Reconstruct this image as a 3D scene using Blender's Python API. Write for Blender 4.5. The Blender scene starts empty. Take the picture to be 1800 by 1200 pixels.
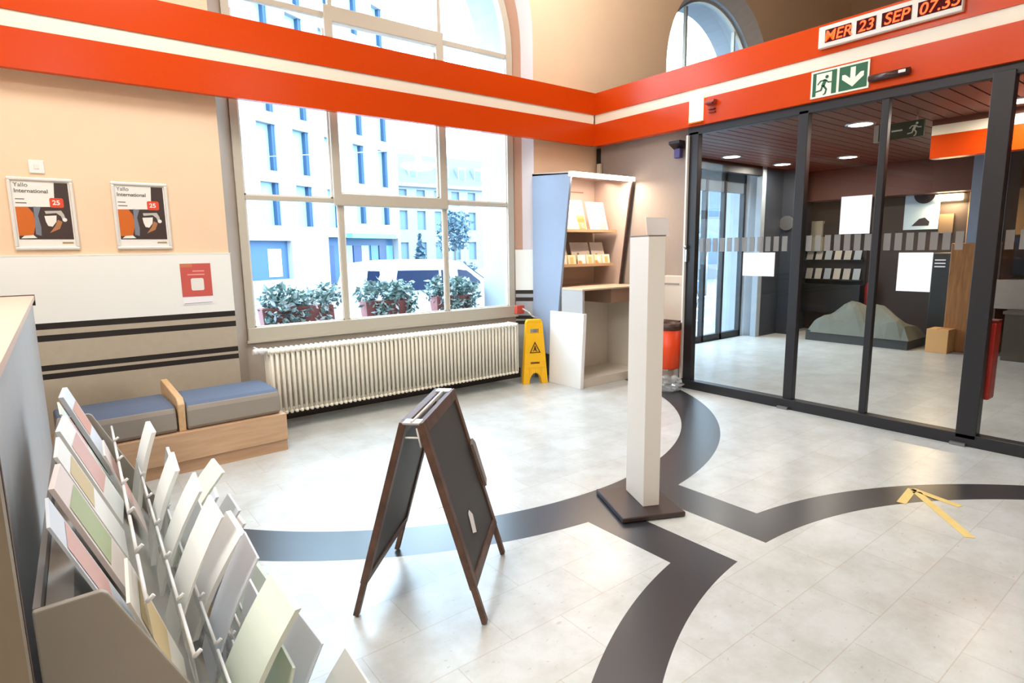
import bpy, bmesh, math, random
from mathutils import Vector, Matrix
random.seed(7)
S = bpy.context.scene
COL = S.collection
R = math.radians

# ------------------------------------------------------------------ camera
cam_d = bpy.data.cameras.new('camera'); cam = bpy.data.objects.new('camera', cam_d); COL.objects.link(cam)
FPX = 1030.47; YAW, PITCH, ROLL = R(37.635), R(8.841), R(-0.821)
cam_d.sensor_width = 36; cam_d.lens = FPX / 1800 * 36; cam_d.clip_start = 0.02; cam_d.clip_end = 400
fw = Vector((math.sin(YAW)*math.cos(PITCH), math.cos(YAW)*math.cos(PITCH), -math.sin(PITCH)))
rt0 = Vector((math.cos(YAW), -math.sin(YAW), 0)); up0 = rt0.cross(fw)
rt = rt0*math.cos(ROLL) + up0*math.sin(ROLL); up = -rt0*math.sin(ROLL) + up0*math.cos(ROLL)
M3 = Matrix((rt, up, -fw)).transposed()
cam.matrix_world = Matrix.Translation((0, 0, 1.55)) @ M3.to_4x4()
S.camera = cam

# ------------------------------------------------------------------ world, exposure, lamps
S.view_settings.view_transform = 'Standard'; S.view_settings.look = 'None'
S.view_settings.gamma = 1; S.view_settings.use_curve_mapping = False
S.view_settings.exposure = 0.5
w = bpy.data.worlds.new('sky'); S.world = w; w.use_nodes = True
bg = w.node_tree.nodes['Background']; bg.inputs[0].default_value = (0.58, 0.81, 1.0, 1); bg.inputs[1].default_value = 11.0

def lamp(kind, loc, power, color, size=0.5, size_y=None, aim=None, spot=None, portal=False, name='lamp'):
    d = bpy.data.lights.new(name, kind); d.energy = power; d.color = color
    if kind == 'AREA':
        d.size = size
        d.shape = 'RECTANGLE' if size_y else 'DISK'
        if size_y: d.size_y = size_y
    else:
        d.shadow_soft_size = size
    if spot: d.spot_size = R(spot); d.spot_blend = 0.6
    o = bpy.data.objects.new(name, d); COL.objects.link(o); o.location = loc
    if aim is not None:
        o.rotation_euler = (Vector(aim) - Vector(loc)).to_track_quat('-Z', 'Y').to_euler()
    if portal: d.cycles.is_portal = True
    return o
WARM = (1.0, 0.975, 0.93)
NEUT = (0.96, 0.99, 1.0)
# lights above the frame: one read off the fascia glow, the rest added fill
lamp('AREA', (0.7, 3.3, 4.7), 60, NEUT, 1.2, name='unseen_hall_light')  # added to whiten the floor on the window side
lamp('AREA', (2.75, 0.3, 4.25), 14, WARM, 0.9, name='unseen_hall_light')
lamp('AREA', (-2.2, 1.0, 4.6), 120, WARM, 0.9, name='unseen_hall_light')
lamp('AREA', (0.3, -1.8, 4.6), 35, NEUT, 0.8, name='unseen_hall_light')
lamp('AREA', (3.6, -2.6, 4.6), 8, NEUT, 0.8, name='unseen_hall_light')
lamp('POINT', (4.4, 3.9, 5.0), 105, WARM, 0.5, name='unseen_hall_light')
lamp('POINT', (-1.6, 2.2, 5.0), 90, WARM, 0.5, name='unseen_hall_light')
# window portals
lamp('AREA', (2.83, 5.72, 2.9), 1, (1, 1, 1), 2.9, 4.2, aim=(2.83, 0, 2.9), portal=True, name='window_portal')
lamp('AREA', (8.28, 5.72, 2.7), 1, (1, 1, 1), 2.4, 5.2, aim=(8.28, 0, 2.7), portal=True, name='window_portal')

# ------------------------------------------------------------------ materials
def lin(c):
    return tuple((v/255/12.92 if v/255 <= 0.04045 else ((v/255+0.055)/1.055)**2.4) for v in c)
MATS = {}
def mat(name, rgb, rough=0.5, spec=0.5, metal=0.0, var=0.0, scale=8.0, bump=0.0, bscale=60.0, trans=0.0, emit=None, estr=0.0, stretch=None):
    if name in MATS: return MATS[name]
    m = bpy.data.materials.new(name); m.use_nodes = True; nt = m.node_tree
    b = nt.nodes['Principled BSDF']; c = lin(rgb) + (1,)
    b.inputs['Base Color'].default_value = c
    b.inputs['Roughness'].default_value = rough; b.inputs['Metallic'].default_value = metal
    b.inputs['Specular IOR Level'].default_value = spec
    if var or bump:
        tc = nt.nodes.new('ShaderNodeTexCoord'); mp = nt.nodes.new('ShaderNodeMapping')
        nt.links.new(tc.outputs['Object'], mp.inputs['Vector'])
        if stretch: mp.inputs['Scale'].default_value = stretch
    if var:
        n = nt.nodes.new('ShaderNodeTexNoise'); n.inputs['Scale'].default_value = scale; n.inputs['Detail'].default_value = 6
        nt.links.new(mp.outputs[0], n.inputs['Vector'])
        mx = nt.nodes.new('ShaderNodeMix'); mx.data_type = 'RGBA'
        mx.inputs[6].default_value = tuple(v*(1-var) for v in c[:3]) + (1,)
        mx.inputs[7].default_value = tuple(min(1, v*(1+var)) for v in c[:3]) + (1,)
        nt.links.new(n.outputs[0], mx.inputs[0]); nt.links.new(mx.outputs[2], b.inputs['Base Color'])
    if bump:
        n2 = nt.nodes.new('ShaderNodeTexNoise'); n2.inputs['Scale'].default_value = bscale; n2.inputs['Detail'].default_value = 4
        nt.links.new(mp.outputs[0], n2.inputs['Vector'])
        bp = nt.nodes.new('ShaderNodeBump'); bp.inputs['Strength'].default_value = bump; bp.inputs['Distance'].default_value = 0.01
        nt.links.new(n2.outputs[0], bp.inputs['Height']); nt.links.new(bp.outputs[0], b.inputs['Normal'])
    if trans: b.inputs['Transmission Weight'].default_value = trans
    if emit:
        b.inputs['Emission Color'].default_value = lin(emit) + (1,); b.inputs['Emission Strength'].default_value = estr
    MATS[name] = m
    return m
def glass(name, tint=(1, 1, 1), gloss=0.06, body=None, bodyf=0.0, rough=0.0):
    m = bpy.data.materials.new(name); m.use_nodes = True; nt = m.node_tree
    nt.nodes.clear()
    out = nt.nodes.new('ShaderNodeOutputMaterial'); t = nt.nodes.new('ShaderNodeBsdfTransparent'); t.inputs[0].default_value = tint + (1,)
    g = nt.nodes.new('ShaderNodeBsdfGlossy'); g.inputs['Roughness'].default_value = rough
    fr = nt.nodes.new('ShaderNodeLayerWeight'); fr.inputs[0].default_value = 0.25
    ml = nt.nodes.new('ShaderNodeMath'); ml.operation = 'MULTIPLY_ADD'; ml.inputs[1].default_value = 0.4; ml.inputs[2].default_value = gloss
    nt.links.new(fr.outputs['Fresnel'], ml.inputs[0])
    mx = nt.nodes.new('ShaderNodeMixShader'); nt.links.new(ml.outputs[0], mx.inputs[0])
    nt.links.new(t.outputs[0], mx.inputs[1]); nt.links.new(g.outputs[0], mx.inputs[2])
    last = mx
    if body:
        d = nt.nodes.new('ShaderNodeBsdfPrincipled'); d.inputs['Base Color'].default_value = lin(body) + (1,); d.inputs['Roughness'].default_value = 0.3
        m2 = nt.nodes.new('ShaderNodeMixShader'); m2.inputs[0].default_value = bodyf
        nt.links.new(mx.outputs[0], m2.inputs[1]); nt.links.new(d.outputs[0], m2.inputs[2]); last = m2
    nt.links.new(last.outputs[0], out.inputs[0])
    return m
def wood(name, c1, c2, scale=3.0, stretch=(1, 12, 12), rough=0.45):
    m = mat(name, c1, rough)
    nt = m.node_tree; b = nt.nodes['Principled BSDF']
    tc = nt.nodes.new('ShaderNodeTexCoord'); mp = nt.nodes.new('ShaderNodeMapping'); mp.inputs['Scale'].default_value = stretch
    n = nt.nodes.new('ShaderNodeTexNoise'); n.inputs['Scale'].default_value = scale; n.inputs['Detail'].default_value = 8; n.inputs['Distortion'].default_value = 0.6
    cr = nt.nodes.new('ShaderNodeValToRGB')
    cr.color_ramp.elements[0].color = lin(c2) + (1,); cr.color_ramp.elements[1].color = lin(c1) + (1,)
    cr.color_ramp.elements[0].position = 0.3; cr.color_ramp.elements[1].position = 0.7
    nt.links.new(tc.outputs['Object'], mp.inputs[0]); nt.links.new(mp.outputs[0], n.inputs['Vector'])
    nt.links.new(n.outputs[0], cr.inputs[0]); nt.links.new(cr.outputs[0], b.inputs['Base Color'])
    return m

def floor_material():
    m = bpy.data.materials.new('floor_lino'); m.use_nodes = True; nt = m.node_tree; b = nt.nodes['Principled BSDF']
    L = nt.links
    geo = nt.nodes.new('ShaderNodeNewGeometry'); sp = nt.nodes.new('ShaderNodeSeparateXYZ'); L.new(geo.outputs['Position'], sp.inputs[0])
    X, Y = sp.outputs[0], sp.outputs[1]
    def op(o, a, c=None):
        n = nt.nodes.new('ShaderNodeMath'); n.operation = o
        for i, v in enumerate((a, c)):
            if v is None: continue
            if isinstance(v, (int, float)): n.inputs[i].default_value = v
            else: L.new(v, n.inputs[i])
        return n.outputs[0]
    def rng(v, lo, hi): return op('MULTIPLY', op('GREATER_THAN', v, lo), op('LESS_THAN', v, hi))
    def rad(cx, cy):
        dx = op('SUBTRACT', X, cx); dy = op('SUBTRACT', Y, cy)
        return op('SQRT', op('ADD', op('MULTIPLY', dx, dx), op('MULTIPLY', dy, dy)))
    ru = rad(2.675, 5.18); rl = rad(2.777, -1.04)
    lane = rng(X, 2.54, 2.825)
    ringu = rng(ru, 2.635, 2.955)
    ringl = op('MULTIPLY', rng(rl, 2.527, 2.765), op('SUBTRACT', 1.0, lane))
    st = op('MAXIMUM', rng(X, 2.272, 2.54), rng(X, 2.825, 3.115))
    st = op('MULTIPLY', st, rng(Y, 1.0, 2.6)); st = op('MULTIPLY', st, op('GREATER_THAN', rl, 2.6)); st = op('MULTIPLY', st, op('GREATER_THAN', ru, 2.75))
    mask = op('MULTIPLY', op('MAXIMUM', op('MAXIMUM', ringu, ringl), st), op('LESS_THAN', X, 5.44))
    # pale marbled tiles
    br = nt.nodes.new('ShaderNodeTexBrick'); L.new(geo.outputs['Position'], br.inputs['Vector'])
    br.inputs['Scale'].default_value = 1.0; br.inputs['Brick Width'].default_value = 0.52; br.inputs['Row Height'].default_value = 0.285
    br.inputs['Mortar Size'].default_value = 0.0022; br.inputs['Bias'].default_value = 0
    br.inputs['Color1'].default_value = lin((200, 205, 205)) + (1,); br.inputs['Color2'].default_value = lin((208, 213, 213)) + (1,)
    br.inputs['Mortar'].default_value = lin((190, 187, 180)) + (1,)
    no = nt.nodes.new('ShaderNodeTexNoise'); no.inputs['Scale'].default_value = 3.5; no.inputs['Detail'].default_value = 10; no.inputs['Roughness'].default_value = 0.7
    L.new(geo.outputs['Position'], no.inputs['Vector'])
    mx = nt.nodes.new('ShaderNodeMix'); mx.data_type = 'RGBA'; mx.blend_type = 'MULTIPLY'; mx.inputs[0].default_value = 0.75
    rp = nt.nodes.new('ShaderNodeValToRGB'); rp.color_ramp.elements[0].position = 0.3; rp.color_ramp.elements[1].position = 0.62
    rp.color_ramp.elements[0].color = lin((215, 211, 202)) + (1,); rp.color_ramp.elements[1].color = (1, 1, 1, 1)
    L.new(no.outputs[0], rp.inputs[0]); L.new(br.outputs[0], mx.inputs[6]); L.new(rp.outputs[0], mx.inputs[7])
    # small dark flecks of the marbling, stretched along the sheet
    mp = nt.nodes.new('ShaderNodeMapping'); mp.inputs['Scale'].default_value = (26, 60, 1); L.new(geo.outputs['Position'], mp.inputs[0])
    n3 = nt.nodes.new('ShaderNodeTexNoise'); n3.inputs['Scale'].default_value = 1.0; n3.inputs['Detail'].default_value = 3; L.new(mp.outputs[0], n3.inputs['Vector'])
    fl = op('MULTIPLY', op('GREATER_THAN', n3.outputs[0], 0.685), 0.28)
    mx2 = nt.nodes.new('ShaderNodeMix'); mx2.data_type = 'RGBA'; L.new(fl, mx2.inputs[0]); L.new(mx.outputs[2], mx2.inputs[6]); mx2.inputs[7].default_value = lin((110, 100, 88)) + (1,)
    mx3 = nt.nodes.new('ShaderNodeMix'); mx3.data_type = 'RGBA'; L.new(mask, mx3.inputs[0]); L.new(mx2.outputs[2], mx3.inputs[6]); mx3.inputs[7].default_value = lin((50, 51, 56)) + (1,)
    L.new(mx3.outputs[2], b.inputs['Base Color'])
    b.inputs['Roughness'].default_value = 0.29; b.inputs['Specular IOR Level'].default_value = 0.75
    return m

PEACH = mat('peach_plaster', (240, 210, 178), 0.85, 0.2, var=0.05, scale=3, bump=0.08, bscale=120)
TILEW = mat('white_tile', (244, 245, 240), 0.35)
TILEB = mat('beige_stone_tile', (186, 174, 154), 0.5, var=0.12, scale=14)
STRIPE = mat('black_stripe', (38, 33, 30), 0.4)
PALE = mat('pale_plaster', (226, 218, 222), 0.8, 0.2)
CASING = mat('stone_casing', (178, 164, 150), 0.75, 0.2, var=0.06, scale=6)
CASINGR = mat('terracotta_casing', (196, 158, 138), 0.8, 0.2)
STONE = mat('outer_stone', (160, 168, 176), 0.85, 0.2, var=0.1, scale=5)
FRAME = mat('window_paint', (196, 188, 172), 0.5)
ORANGE = mat('orange_lacquer', (204, 66, 8), 0.24, 0.25, var=0.04, scale=30)
STRIPEW = mat('white_stripe', (238, 228, 210), 0.4)
WIN = glass('window_glass', (0.97, 0.99, 1.0), 0.0)
DOORGLASS = glass('door_glass', (0.88, 0.88, 0.87), 0.012)
DARK = mat('anodised_dark', (42, 42, 45), 0.4, metal=0.3)
BLACK = mat('black_plastic', (26, 25, 26), 0.4)
WHITE = mat('white_paint', (238, 236, 230), 0.45)
CREAM = mat('cream_enamel', (236, 230, 214), 0.3)
GREYP = mat('grey_panel', (158, 146, 138), 0.6, var=0.05, scale=20)
PAPER = mat('white_paper', (246, 245, 248), 0.7)
STEEL = mat('steel', (190, 190, 190), 0.3, metal=0.9)
YELLOW = mat('yellow_plastic', (250, 190, 20), 0.35)
BROWND = mat('brown_dark_wall', (50, 38, 33), 0.6, var=0.08, scale=5)

# ------------------------------------------------------------------ mesh helpers
class MB:
    def __init__(s): s.bm = bmesh.new(); s.mats = []; s.T = Matrix.Identity(4)
    def mi(s, m):
        if m is None: return 0
        if m not in s.mats: s.mats.append(m)
        return s.mats.index(m)
    def face(s, pts, m=None):
        f = s.bm.faces.new([s.bm.verts.new(s.T @ Vector(p)) for p in pts]); f.material_index = s.mi(m); return f
    def box(s, x0, x1, y0, y1, z0, z1, m=None):
        v = [s.bm.verts.new(s.T @ Vector(p)) for p in ((x0,y0,z0),(x1,y0,z0),(x1,y1,z0),(x0,y1,z0),(x0,y0,z1),(x1,y0,z1),(x1,y1,z1),(x0,y1,z1))]
        k = s.mi(m)
        for q in ((0,3,2,1),(4,5,6,7),(0,1,5,4),(1,2,6,5),(2,3,7,6),(3,0,4,7)):
            f = s.bm.faces.new([v[i] for i in q]); f.material_index = k
    def prism(s, loop, vec, m=None):
        vec = Vector(vec); n = len(loop); k = s.mi(m)
        a = [s.bm.verts.new(s.T @ Vector(p)) for p in loop]; b = [s.bm.verts.new(s.T @ (Vector(p)+vec)) for p in loop]
        fs = [s.bm.faces.new(a[::-1]), s.bm.faces.new(b)]
        for i in range(n): fs.append(s.bm.faces.new((a[i], a[(i+1) % n], b[(i+1) % n], b[i])))
        for f in fs: f.material_index = k
    def cyl(s, p0, p1, r0, r1=None, n=20, m=None, caps=True, smooth=True):
        r1 = r0 if r1 is None else r1
        p0, p1 = Vector(p0), Vector(p1); d = (p1-p0).normalized()
        a = d.orthogonal().normalized(); b = d.cross(a); k = s.mi(m)
        A = [s.bm.verts.new(s.T @ (p0+(a*math.cos(t)+b*math.sin(t))*r0)) for t in [2*math.pi*i/n for i in range(n)]]
        B = [s.bm.verts.new(s.T @ (p1+(a*math.cos(t)+b*math.sin(t))*r1)) for t in [2*math.pi*i/n for i in range(n)]]
        for i in range(n):
            f = s.bm.faces.new((A[i], A[(i+1) % n], B[(i+1) % n], B[i])); f.smooth = smooth; f.material_index = k
        if caps:
            for q in (A[::-1], B):
                f = s.bm.faces.new(q); f.material_index = k
    def tube(s, pts, r, n=8, m=None):
        for a, b in zip(pts[:-1], pts[1:]): s.cyl(a, b, r, n=n, m=m)
        for p in pts[1:-1]: s.ball(p, r, m=m, u=n, v=5)
    def ball(s, c, r, m=None, u=14, v=8, sc=(1, 1, 1)):
        k = s.mi(m); before = set(s.bm.faces)
        mt = s.T @ Matrix.Translation(c) @ Matrix.Diagonal((sc[0], sc[1], sc[2], 1))
        bmesh.ops.create_uvsphere(s.bm, u_segments=u, v_segments=v, radius=r, matrix=mt)
        for f in s.bm.faces:
            if f not in before: f.material_index = k; f.smooth = True
    def lathe(s, prof, c=(0, 0, 0), n=28, m=None, caps=True):
        k = s.mi(m); rings = []
        for r, z in prof:
            rings.append([s.bm.verts.new(s.T @ Vector((c[0]+r*math.cos(2*math.pi*i/n), c[1]+r*math.sin(2*math.pi*i/n), c[2]+z))) for i in range(n)])
        for A, B in zip(rings[:-1], rings[1:]):
            for i in range(n):
                f = s.bm.faces.new((A[i], A[(i+1) % n], B[(i+1) % n], B[i])); f.smooth = True; f.material_index = k
        for q in ((rings[0][::-1], rings[-1]) if caps else ()):
            f = s.bm.faces.new(q); f.material_index = k
    def build(s, name, m=None, parent=None, bevel=0.0, seg=2, sub=0, smooth=False):
        bmesh.ops.recalc_face_normals(s.bm, faces=s.bm.faces)
        me = bpy.data.meshes.new(name); s.bm.to_mesh(me); s.bm.free()
        for q in (s.mats or [m]): me.materials.append(q)
        if smooth:
            for p in me.polygons: p.use_smooth = True
        o = bpy.data.objects.new(name, me); COL.objects.link(o)
        if parent is not None: o.parent = parent
        if bevel:
            md = o.modifiers.new('bevel', 'BEVEL'); md.width = bevel; md.segments = seg; md.limit_method = 'ANGLE'; md.angle_limit = R(40)
        if sub:
            md = o.modifiers.new('sub', 'SUBSURF'); md.levels = sub; md.render_levels = sub
        return o
def one(fn, *a, **k):
    mb = MB(); getattr(mb, fn)(*a, **k); return mb
def tag(o, label, cat, group=None, kind=None):
    if label: o['label'] = label
    if cat: o['category'] = cat
    if group: o['group'] = group
    if kind: o['kind'] = kind
    return o
def thing(name, label, cat, loc=(0, 0, 0), rz=0.0, group=None, rot=None):
    o = bpy.data.objects.new(name, None); o.empty_display_size = 0.05; COL.objects.link(o); o.location = loc
    o.rotation_euler = rot if rot else (0, 0, rz)
    return tag(o, label, cat, group)
def struct(o): o['kind'] = 'structure'; return o
def sroot(name):
    o = bpy.data.objects.new(name, None); COL.objects.link(o); return struct(o)
def clone(root, loc=None, rz=None, label=None):
    c = root.copy(); COL.objects.link(c)
    if loc is not None: c.location = loc
    if rz is not None: c.rotation_euler = (0, 0, rz)
    if label: c['label'] = label
    for ch in list(root.children):
        d = ch.copy(); COL.objects.link(d); d.parent = c
        for g in list(ch.children):
            e = g.copy(); COL.objects.link(e); e.parent = d
    return c
TOA = Matrix(((1, 0, 0), (0, 0, -1), (0, 1, 0))).to_4x4()          # text plane onto a wall that faces -Y
TOB = Matrix(((0, 0, -1), (-1, 0, 0), (0, 1, 0))).to_4x4()         # text plane onto a wall that faces -X
def text(body, size, mw, m, name, parent=None, ext=0.001, align='LEFT', shear=0.0, bold=0.0):
    cu = bpy.data.curves.new(name, 'FONT'); cu.body = body; cu.size = size; cu.extrude = ext; cu.align_x = align; cu.shear = shear; cu.offset = bold
    t = bpy.data.objects.new(name, cu); COL.objects.link(t)
    dg = bpy.context.evaluated_depsgraph_get()
    me = bpy.data.meshes.new_from_object(t.evaluated_get(dg)); bpy.data.objects.remove(t); bpy.data.curves.remove(cu)
    me.name = name; me.transform(mw); me.materials.clear(); me.materials.append(m)
    o = bpy.data.objects.new(name, me); COL.objects.link(o)
    if parent is not None: o.parent = parent
    return o
def poly2(mb, pts, T, d, m):                                          # flat shape lying in a wall plane
    old = mb.T; mb.T = old @ T; mb.prism([(p[0], p[1], 0) for p in pts], (0, 0, d), m); mb.T = old
def rrect(x0, x1, y0, y1, r, n=5):
    out = []
    for cx, cy, a0 in ((x1-r, y1-r, 0), (x0+r, y1-r, 90), (x0+r, y0+r, 180), (x1-r, y0+r, 270)):
        for i in range(n+1):
            a = R(a0+90*i/n); out.append((cx+r*math.cos(a), cy+r*math.sin(a)))
    return out
def disc(cx, cy, r, n=24): return [(cx+r*math.cos(2*math.pi*i/n), cy+r*math.sin(2*math.pi*i/n)) for i in range(n)]

# ------------------------------------------------------------------ the shell
HX0, HX1, HY0, HZ = -6.0, 12.4, -6.5, 6.4
WA = 5.45
struct(one('box', HX0-.3, HX1+.3, HY0-.3, 5.64, -0.25, 0.0).build('floor', floor_material()))
struct(one('box', HX0-.3, HX1+.3, HY0-.3, 6.2, HZ, HZ+.2).build('ceiling', mat('ceiling_paint', (232, 214, 188), 0.9)))
struct(one('box', HX0-.3, HX0, HY0-.3, 6.2, 0, HZ).build('wall_left', PEACH))
struct(one('box', HX0, HX1, HY0-.3, HY0, 0, HZ).build('wall_front', PEACH))
struct(one('box', HX1, HX1+.3, HY0-.3, 6.2, 0, HZ).build('wall_right', mat('shaded_peach_plaster', (190, 160, 132), 0.85, 0.2)))  # peach wall; its shade is mixed into this browner colour

def arch(cx, hw, zs, y, z0, n=28, r=None):
    r = r or hw
    pts = [(cx-hw, y, z0)]
    for i in range(n+1):
        a = math.pi - math.pi*i/n; pts.append((cx+hw*math.cos(a), y, zs+r*math.sin(a)))
    pts.append((cx+hw, y, z0)); return pts
OPEN = [  # front opening, at the window, outer face
    (arch(2.87, 1.69, 3.92, WA, 0.0), arch(2.85, 1.52, 3.75, 5.64, 0.0), arch(2.84, 1.50, 3.75, 6.2, 0.0)),
    (arch(8.30, 1.34, 4.06, WA, 0.0), arch(8.28, 1.24, 4.0, 5.64, 0.0), arch(8.28, 1.22, 4.0, 6.2, 0.0))]
def wall_back():
    mb = MB()
    for y, idx in ((WA, 0), (6.2, 2)):
        x = HX0
        for op in OPEN:
            pts = op[idx]
            mb.face(((x, y, 0), (pts[0][0], y, 0), (pts[0][0], y, HZ), (x, y, HZ)), PEACH if idx == 0 else STONE)
            for a, b in zip(pts[1:-2], pts[2:-1]):
                mb.face((a, b, (b[0], y, HZ), (a[0], y, HZ)), PEACH if idx == 0 else STONE)
            x = pts[-1][0]
        mb.face(((x, y, 0), (HX1, y, 0), (HX1, y, HZ), (x, y, HZ)), PEACH if idx == 0 else STONE)
    for j, (f, wn, o) in enumerate(OPEN):
        n = len(f)
        mid = [tuple(Vector(a).lerp(Vector(b), 0.52)) for a, b in zip(f, wn)]
        for i in range(n-1):
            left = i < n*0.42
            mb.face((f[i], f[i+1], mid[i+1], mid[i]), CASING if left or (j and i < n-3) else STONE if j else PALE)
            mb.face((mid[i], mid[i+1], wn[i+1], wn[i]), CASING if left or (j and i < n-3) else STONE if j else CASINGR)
            mb.face((wn[i], wn[i+1], o[i+1], o[i]), STONE)
    o = mb.build('wall_back'); return struct(o)
wall_back()
# apron wall below the big window, sill ledge outside
mb = MB(); mb.box(1.15, 4.56, 5.60, 5.72, 0, 0.76, CASING); mb.box(1.30, 4.40, 5.72, 6.75, 0.55, 0.80, STONE); mb.box(1.3, 4.4, 5.57, 5.72, .755, .775, FRAME)
struct(mb.build('trim_1'))

def window_big():
    root = sroot('window_1')
    y0, y1 = 5.60, 5.68
    mb = MB()
    inner = arch(2.835, 1.455, 3.75, 0, 0.89); outer = arch(2.845, 1.53, 3.75, 0, 0.76)
    for i in range(len(inner)-1):
        a, b, c, d = inner[i], inner[i+1], outer[i+1], outer[i]
        for yy in (y0, y1): mb.face([(p[0], yy, p[2]) for p in (a, b, c, d)])
        mb.face([(a[0], y0, a[2]), (b[0], y0, b[2]), (b[0], y1, b[2]), (a[0], y1, a[2])])
        mb.face([(c[0], y0, c[2]), (d[0], y0, d[2]), (d[0], y1, d[2]), (c[0], y1, c[2])])
    mb.build('frame', FRAME, root)
    one('box', 1.318, 4.372, y0-.012, y1+.01, 0.757, 0.888).build('sill_rail', FRAME, root, bevel=.006)
    mb = MB(); ya, yb = 5.585, 5.675
    sq = [(2.185, 2.0), (3.46, 2.0), (3.46, 3.80), (2.185, 3.80)]; si = [(2.265, 2.115), (3.37, 2.115), (3.37, 3.66), (2.265, 3.66)]
    for i in range(4):
        j = (i+1) % 4
        mb.prism([(p[0], ya, p[1]) for p in (sq[i], sq[j], si[j], si[i])], (0, yb-ya, 0))
    bmesh.ops.remove_doubles(mb.bm, verts=mb.bm.verts, dist=1e-4)
    bmesh.ops.delete(mb.bm, geom=[f for f in mb.bm.faces if abs(f.normal.y) < .5 and abs(f.normal.x) > .2 and abs(f.normal.z) > .005], context='FACES_ONLY')
    mb.build('centre_sash', FRAME, root, bevel=.008)
    mb = MB(); yc, yd = 5.615, 5.66
    mb.box(1.385, 2.2, yc, yd, 2.025, 2.065); mb.box(3.45, 4.30, yc, yd, 2.05, 2.095)
    mb.box(1.385, 2.2, yc, yd, 3.69, 3.74); mb.box(3.45, 4.30, yc, yd, 3.695, 3.745)
    mb.box(2.235, 2.28, yc, yd, 0.87, 2.01); mb.box(3.415, 3.455, yc, yd, 0.87, 2.01)
    mb.box(2.24, 2.28, yc, yd, 3.79, 5.15); mb.box(3.41, 3.45, yc, yd, 3.79, 5.12)
    mb.build('glazing_bar', FRAME, root, bevel=.004)
    mb = MB(); pts = [(p[0], 5.645, p[2]) for p in arch(2.835, 1.46, 3.75, 0, 0.885)]; mb.face(pts); mb.build('glass_pane', WIN, root)
    # grey inner bead round the lower lights
    mb = MB()
    for x0, x1, z0, z1 in ((1.385, 2.235, .885, 2.025), (2.28, 3.415, .885, 2.0), (3.455, 4.295, .885, 2.05), (1.385, 2.185, 2.065, 3.6), (2.265, 3.365, 2.115, 3.6), (3.45, 4.295, 2.095, 3.6)):
        t = .014
        for a, b, c, d in ((x0, x0+t, z0, z1), (x1-t, x1, z0, z1), (x0, x1, z0, z0+t)): mb.box(a, b, 5.625, 5.643, c, d)
    mb.build('glazing_bead', WHITE, root)
window_big()

def door_outer():
    root = sroot('door_2')
    mb = MB(); y0, y1 = 5.70, 5.78
    mb.box(7.04, 9.52, y0, y1, -0.02, 0.10); mb.box(7.04, 9.52, y0, y1, 2.62, 2.80)
    for x in (7.05, 8.36, 8.88, 9.46): mb.box(x, x+.06, y0, y1, 0, 2.8)
    mb.build('frame', DARK, root)
    mb = MB(); mb.box(7.1, 9.48, y0+.01, y1-.01, 2.45, 2.62); mb.build('blind_box', mat('dusk_grey', (104, 116, 128), .5), root)
    mb = MB(); mb.face([(p[0], 5.74, p[2]) for p in arch(8.28, 1.24, 4.0, 0, 0.05)]); mb.build('glass_pane', WIN, root)
    mb = MB()
    inner = arch(8.28, 1.20, 4.0, 0, 2.8); outer = arch(8.28, 1.245, 4.0, 0, 2.8)
    for i in range(len(inner)-1): mb.prism([(p[0], 5.70, p[2]) for p in (inner[i], inner[i+1], outer[i+1], outer[i])], (0, .06, 0))
    mb.box(7.72, 7.76, 5.71, 5.76, 2.8, 5.05); mb.box(8.98, 9.01, 5.71, 5.76, 2.8, 4.95)
    mb.build('arch_frame', FRAME, root)
door_outer()

# tiled dado (left of the window, on the right reveal and beside it)
def dado():
    mb = MB()
    bands = [(0, .658, TILEB), (.658, .70, STRIPE), (.70, .722, TILEB), (.722, .764, STRIPE), (.764, .939, TILEB), (.939, .985, STRIPE), (.985, 1.027, TILEB), (1.027, 1.073, STRIPE), (1.073, 1.555, TILEW)]
    for z0, z1, m in bands: mb.box(HX0, 1.185, WA-.02, WA, z0, z1, m)
    mb.box(HX0, 1.188, WA-.022, WA, 1.555, 1.562, TILEW)
    return mb.build('trim_2'), bands
o, bands = dado(); struct(o)
mb = MB()
TG = mat('grey_stone_tile', (172, 176, 180), 0.5, var=.08, scale=14)
for z0, z1, m in bands:
    m = TG if m is TILEB else m
    mb.box(4.55, 5.62, WA-.014, WA, z0, z1, m)
    mb.prism([(4.558, WA-.014, z0), (4.548, WA, z0), (4.40, 5.60, z0), (4.385, 5.60, z0), (4.54, WA-.014, z0)], (0, 0, z1-z0), m)
struct(mb.build('trim_3'))

# orange fascias with their white stripe
def fascia(name, horizontal):
    root = sroot(name)
    def bx(m, z0, z1, d, nm, bev=0.0):
        mb = MB()
        if horizontal: mb.box(HX0, 5.42-d, 5.30+d, 5.36, z0, z1)
        else: mb.box(5.42+d, 5.52, HY0, 5.30+d, z0, z1)
        return mb.build(nm, m, root, bevel=bev)
    bx(ORANGE, 2.80, 3.058, 0.0, 'lower_board'); bx(ORANGE, 3.168, 3.42, 0.0, 'upper_board'); bx(STRIPEW, 3.055, 3.17, 0.012, 'white_band')
    return root
fascia('trim_4', True); fascia('trim_5', False)
mb = MB()
mb.box(HX0, 5.5, 5.36, WA, 3.36, 3.41); mb.box(HX0, 5.5, 5.36, WA, 2.83, 2.86)
struct(mb.build('trim_6', mat('fascia_back', (170, 150, 128), .7)))

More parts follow.
